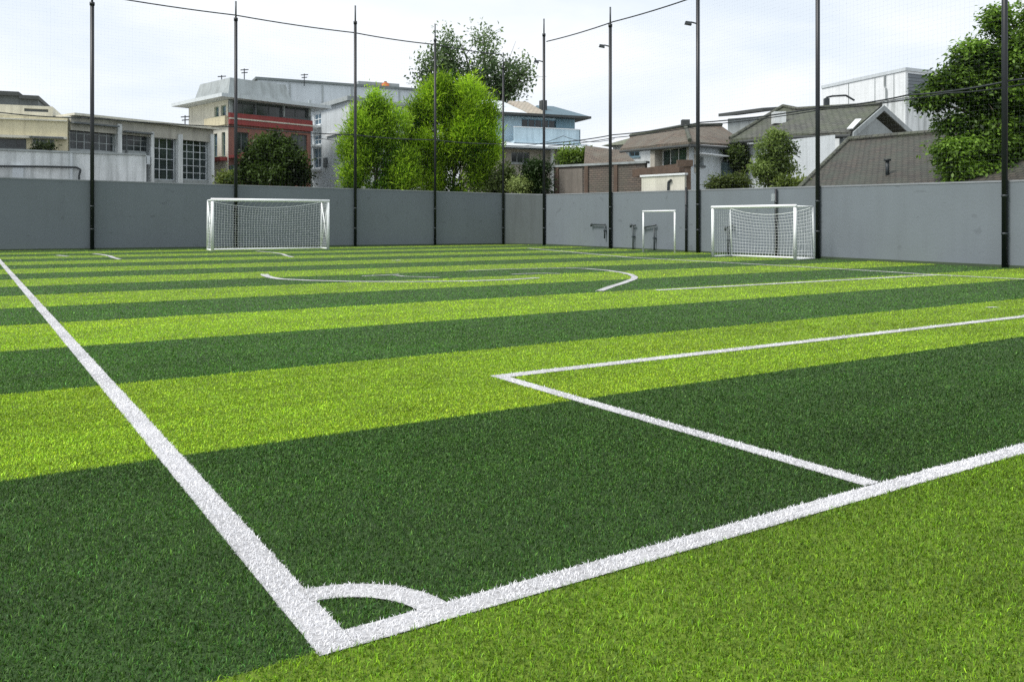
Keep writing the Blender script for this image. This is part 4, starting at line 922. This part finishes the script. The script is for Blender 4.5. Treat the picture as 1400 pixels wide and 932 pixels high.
tree('feathery_tree', 'tallest bright green feathery tree in the middle, full and cone shaped', 'tree', 622, 50.5,
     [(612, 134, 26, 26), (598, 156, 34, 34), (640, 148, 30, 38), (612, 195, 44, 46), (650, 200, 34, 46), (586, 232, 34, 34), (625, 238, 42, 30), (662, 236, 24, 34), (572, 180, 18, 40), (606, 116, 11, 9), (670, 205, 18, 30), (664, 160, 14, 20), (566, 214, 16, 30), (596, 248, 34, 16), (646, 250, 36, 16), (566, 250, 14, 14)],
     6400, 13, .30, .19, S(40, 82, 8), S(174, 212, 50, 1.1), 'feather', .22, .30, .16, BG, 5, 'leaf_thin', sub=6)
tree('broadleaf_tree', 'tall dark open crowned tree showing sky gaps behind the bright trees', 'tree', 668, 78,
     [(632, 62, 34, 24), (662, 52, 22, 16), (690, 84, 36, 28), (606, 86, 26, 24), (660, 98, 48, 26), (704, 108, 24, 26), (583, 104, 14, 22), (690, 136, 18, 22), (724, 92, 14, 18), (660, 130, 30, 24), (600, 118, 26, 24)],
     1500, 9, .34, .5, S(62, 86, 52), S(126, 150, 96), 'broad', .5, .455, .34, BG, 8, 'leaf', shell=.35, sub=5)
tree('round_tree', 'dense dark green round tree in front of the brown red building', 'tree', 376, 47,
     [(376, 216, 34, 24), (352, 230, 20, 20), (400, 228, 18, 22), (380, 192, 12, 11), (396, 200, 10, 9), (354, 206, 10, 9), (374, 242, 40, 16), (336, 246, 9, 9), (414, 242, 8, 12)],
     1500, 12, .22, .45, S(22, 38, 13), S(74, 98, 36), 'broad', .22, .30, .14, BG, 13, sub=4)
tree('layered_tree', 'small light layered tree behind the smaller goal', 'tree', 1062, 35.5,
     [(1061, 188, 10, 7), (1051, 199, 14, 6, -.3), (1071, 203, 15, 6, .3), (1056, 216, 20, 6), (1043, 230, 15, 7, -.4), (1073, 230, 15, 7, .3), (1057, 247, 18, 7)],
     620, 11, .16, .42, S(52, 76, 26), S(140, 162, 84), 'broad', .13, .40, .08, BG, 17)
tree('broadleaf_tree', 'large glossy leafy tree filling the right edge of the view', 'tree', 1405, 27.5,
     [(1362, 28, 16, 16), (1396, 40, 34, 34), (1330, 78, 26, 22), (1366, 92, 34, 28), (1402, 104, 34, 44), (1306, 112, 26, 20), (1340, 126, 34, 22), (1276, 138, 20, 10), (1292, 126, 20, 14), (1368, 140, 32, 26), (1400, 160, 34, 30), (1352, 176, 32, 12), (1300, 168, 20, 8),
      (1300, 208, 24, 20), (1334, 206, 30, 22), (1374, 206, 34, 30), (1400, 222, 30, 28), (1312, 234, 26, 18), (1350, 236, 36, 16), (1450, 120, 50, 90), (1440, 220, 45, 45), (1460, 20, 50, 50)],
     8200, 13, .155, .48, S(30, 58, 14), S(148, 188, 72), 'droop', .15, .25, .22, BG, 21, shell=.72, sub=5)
SH = 'shrubs above the walls'
tree('clipped_shrub', 'dark green clipped shrub in two tiers by the inner wall corner', 'shrub', 732, 49, [(733, 232, 17, 11), (730, 254, 22, 12)], 420, 12, .18, .45, S(22, 40, 16), S(62, 88, 40), 'broad', .18, .08, .07, SH, 31)
tree('shrub', 'dark bushy shrub at the foot of the tallest bright tree', 'shrub', 692, 49.5, [(690, 246, 14, 18), (680, 256, 12, 12)], 300, 11, .2, .45, S(34, 48, 22), S(86, 104, 52), 'broad', .2, .15, .06, SH, 33)
tree('shrub', 'pale green low bush between two dark shrubs', 'shrub', 710, 48.5, [(711, 256, 12, 10)], 170, 11, .18, .4, S(92, 112, 56), S(158, 174, 106), 'broad', .18, .15, .05, SH, 35, limbs=False)
tree('potted_plant', 'green plant filling the porch opening of the blue house', 'plant', 784, 56.2, [(776, 217, 10, 9), (792, 215, 10, 10)], 240, 10, .26, .35, S(56, 84, 20), S(128, 158, 52), 'broad', .22, .12, .05, SH, 37, limbs=False)
tree('hedge', 'olive green hedge below the dark balcony of the brown roofed house', 'hedge', 996, 38.5, [(980, 253, 10, 8), (996, 252, 12, 8), (1012, 252, 10, 8)], 420, 11, .14, .45, S(46, 62, 20), S(94, 110, 46), 'broad', .15, .08, .05, SH, 39, limbs=False)
tree('shrub', 'dark climbing shrub beside the veranda left of the layered tree', 'shrub', 1012, 43.2, [(1007, 212, 8, 10, 0), (1016, 220, 6, 14, .4)], 240, 11, .2, .45, S(34, 52, 22), S(92, 112, 52), 'broad', .2, .2, .06, SH, 41)
tree('shrub', 'yellowish low bush at the foot of the dark tile roof', 'shrub', 1082, 33.6, [(1076, 254, 12, 8), (1092, 256, 9, 6)], 190, 10, .15, .42, S(64, 84, 26), S(150, 168, 78), 'broad', .14, .12, .04, SH, 43, limbs=False)
tree('shrub', 'small yellow green bush at the left foot of the dark round tree', 'shrub', 316, 48, [(312, 246, 10, 8)], 120, 10, .2, .42, S(84, 104, 40), S(150, 164, 84), 'broad', .18, .12, .04, SH, 45, limbs=False)
tree('shrub', 'small dark plants in the opening of the beige stepped building', 'shrub', 60, 44.6, [(52, 203, 5, 2.5, -2.0), (67, 203, 4, 2.5, -2.0)], 70, 9, .16, .42, S(30, 44, 22), S(80, 96, 50), 'broad', .14, .1, .04, SH, 49, limbs=False)

# ------------------------------------------------------------------ sky, sun, camera
SUN_EL, SUN_AZ = math.radians(55), math.radians(-118)          # azimuth from +Y, clockwise
w = bpy.data.worlds.new('World'); sc.world = w; w.use_nodes = True; nt = w.node_tree; L = nt.links
bg = nt.nodes['Background']; bg.inputs['Strength'].default_value = 0.110
sky = N(nt, 'ShaderNodeTexSky', sky_type='NISHITA'); sky.sun_disc = False; sky.sun_elevation = SUN_EL; sky.sun_rotation = SUN_AZ
sky.air_density = 1.0; sky.dust_density = 1.5; sky.ozone_density = 1.0
tc = N(nt, 'ShaderNodeTexCoord'); mp = N(nt, 'ShaderNodeMapping'); mp.inputs['Scale'].default_value = (1.0, 1.0, 3.2); mp.inputs['Location'].default_value = (0.7, 0.2, 0.1)
L.new(tc.outputs['Generated'], mp.inputs['Vector'])
nz = N(nt, 'ShaderNodeTexNoise'); nz.inputs['Scale'].default_value = 2.6; nz.inputs['Detail'].default_value = 7; nz.inputs['Roughness'].default_value = .55; nz.inputs['Distortion'].default_value = .4
L.new(mp.outputs['Vector'], nz.inputs['Vector'])
cr = ramp(nt, [(0.30, (.84,)*3), (0.60, (1.0,)*3)]); L.new(nz.outputs['Fac'], cr.inputs['Fac'])
cc_ = ramp(nt, [(0.35, (8.45, 9.2, 10.05)), (0.62, (9.25, 9.6, 10.05))]); L.new(nz.outputs['Fac'], cc_.inputs['Fac'])
mx = N(nt, 'ShaderNodeMix', data_type='RGBA'); L.new(cr.outputs['Color'], mx.inputs['Factor']); L.new(sky.outputs['Color'], mx.inputs['A']); L.new(cc_.outputs['Color'], mx.inputs['B'])
L.new(mx.outputs['Result'], bg.inputs['Color'])
sd = bpy.data.lights.new('sun', 'SUN'); sd.energy = 3.5; sd.angle = math.radians(22); sd.color = (1.0, .96, .90)
so = bpy.data.objects.new('sun', sd); COL.objects.link(so); so.location = (-20, 0, 30)
to = Vector((math.sin(SUN_AZ)*math.cos(SUN_EL), math.cos(SUN_AZ)*math.cos(SUN_EL), math.sin(SUN_EL)))
so.rotation_euler = to.to_track_quat('Z', 'Y').to_euler()
cd = bpy.data.cameras.new('camera'); cam = bpy.data.objects.new('camera', cd); COL.objects.link(cam)
cam.location = (0, 0, HC); cam.rotation_euler = (math.radians(90), 0, 0)
cd.sensor_width = 36; cd.lens = 36*F/1400; cd.shift_y = -(466-HZ)/1400.0; cd.clip_end = 3000; cd.clip_start = 0.05
sc.camera = cam
sc.view_settings.view_transform = 'Standard'; sc.view_settings.look = 'None'; sc.view_settings.exposure = 0
try:
    sc.cycles.use_denoising = False; sc.cycles.denoiser = 'OPENIMAGEDENOISE'; sc.cycles.denoising_input_passes = 'RGB_ALBEDO_NORMAL'; sc.cycles.denoising_prefilter = 'ACCURATE'; sc.cycles.max_bounces = 8
except Exception: pass
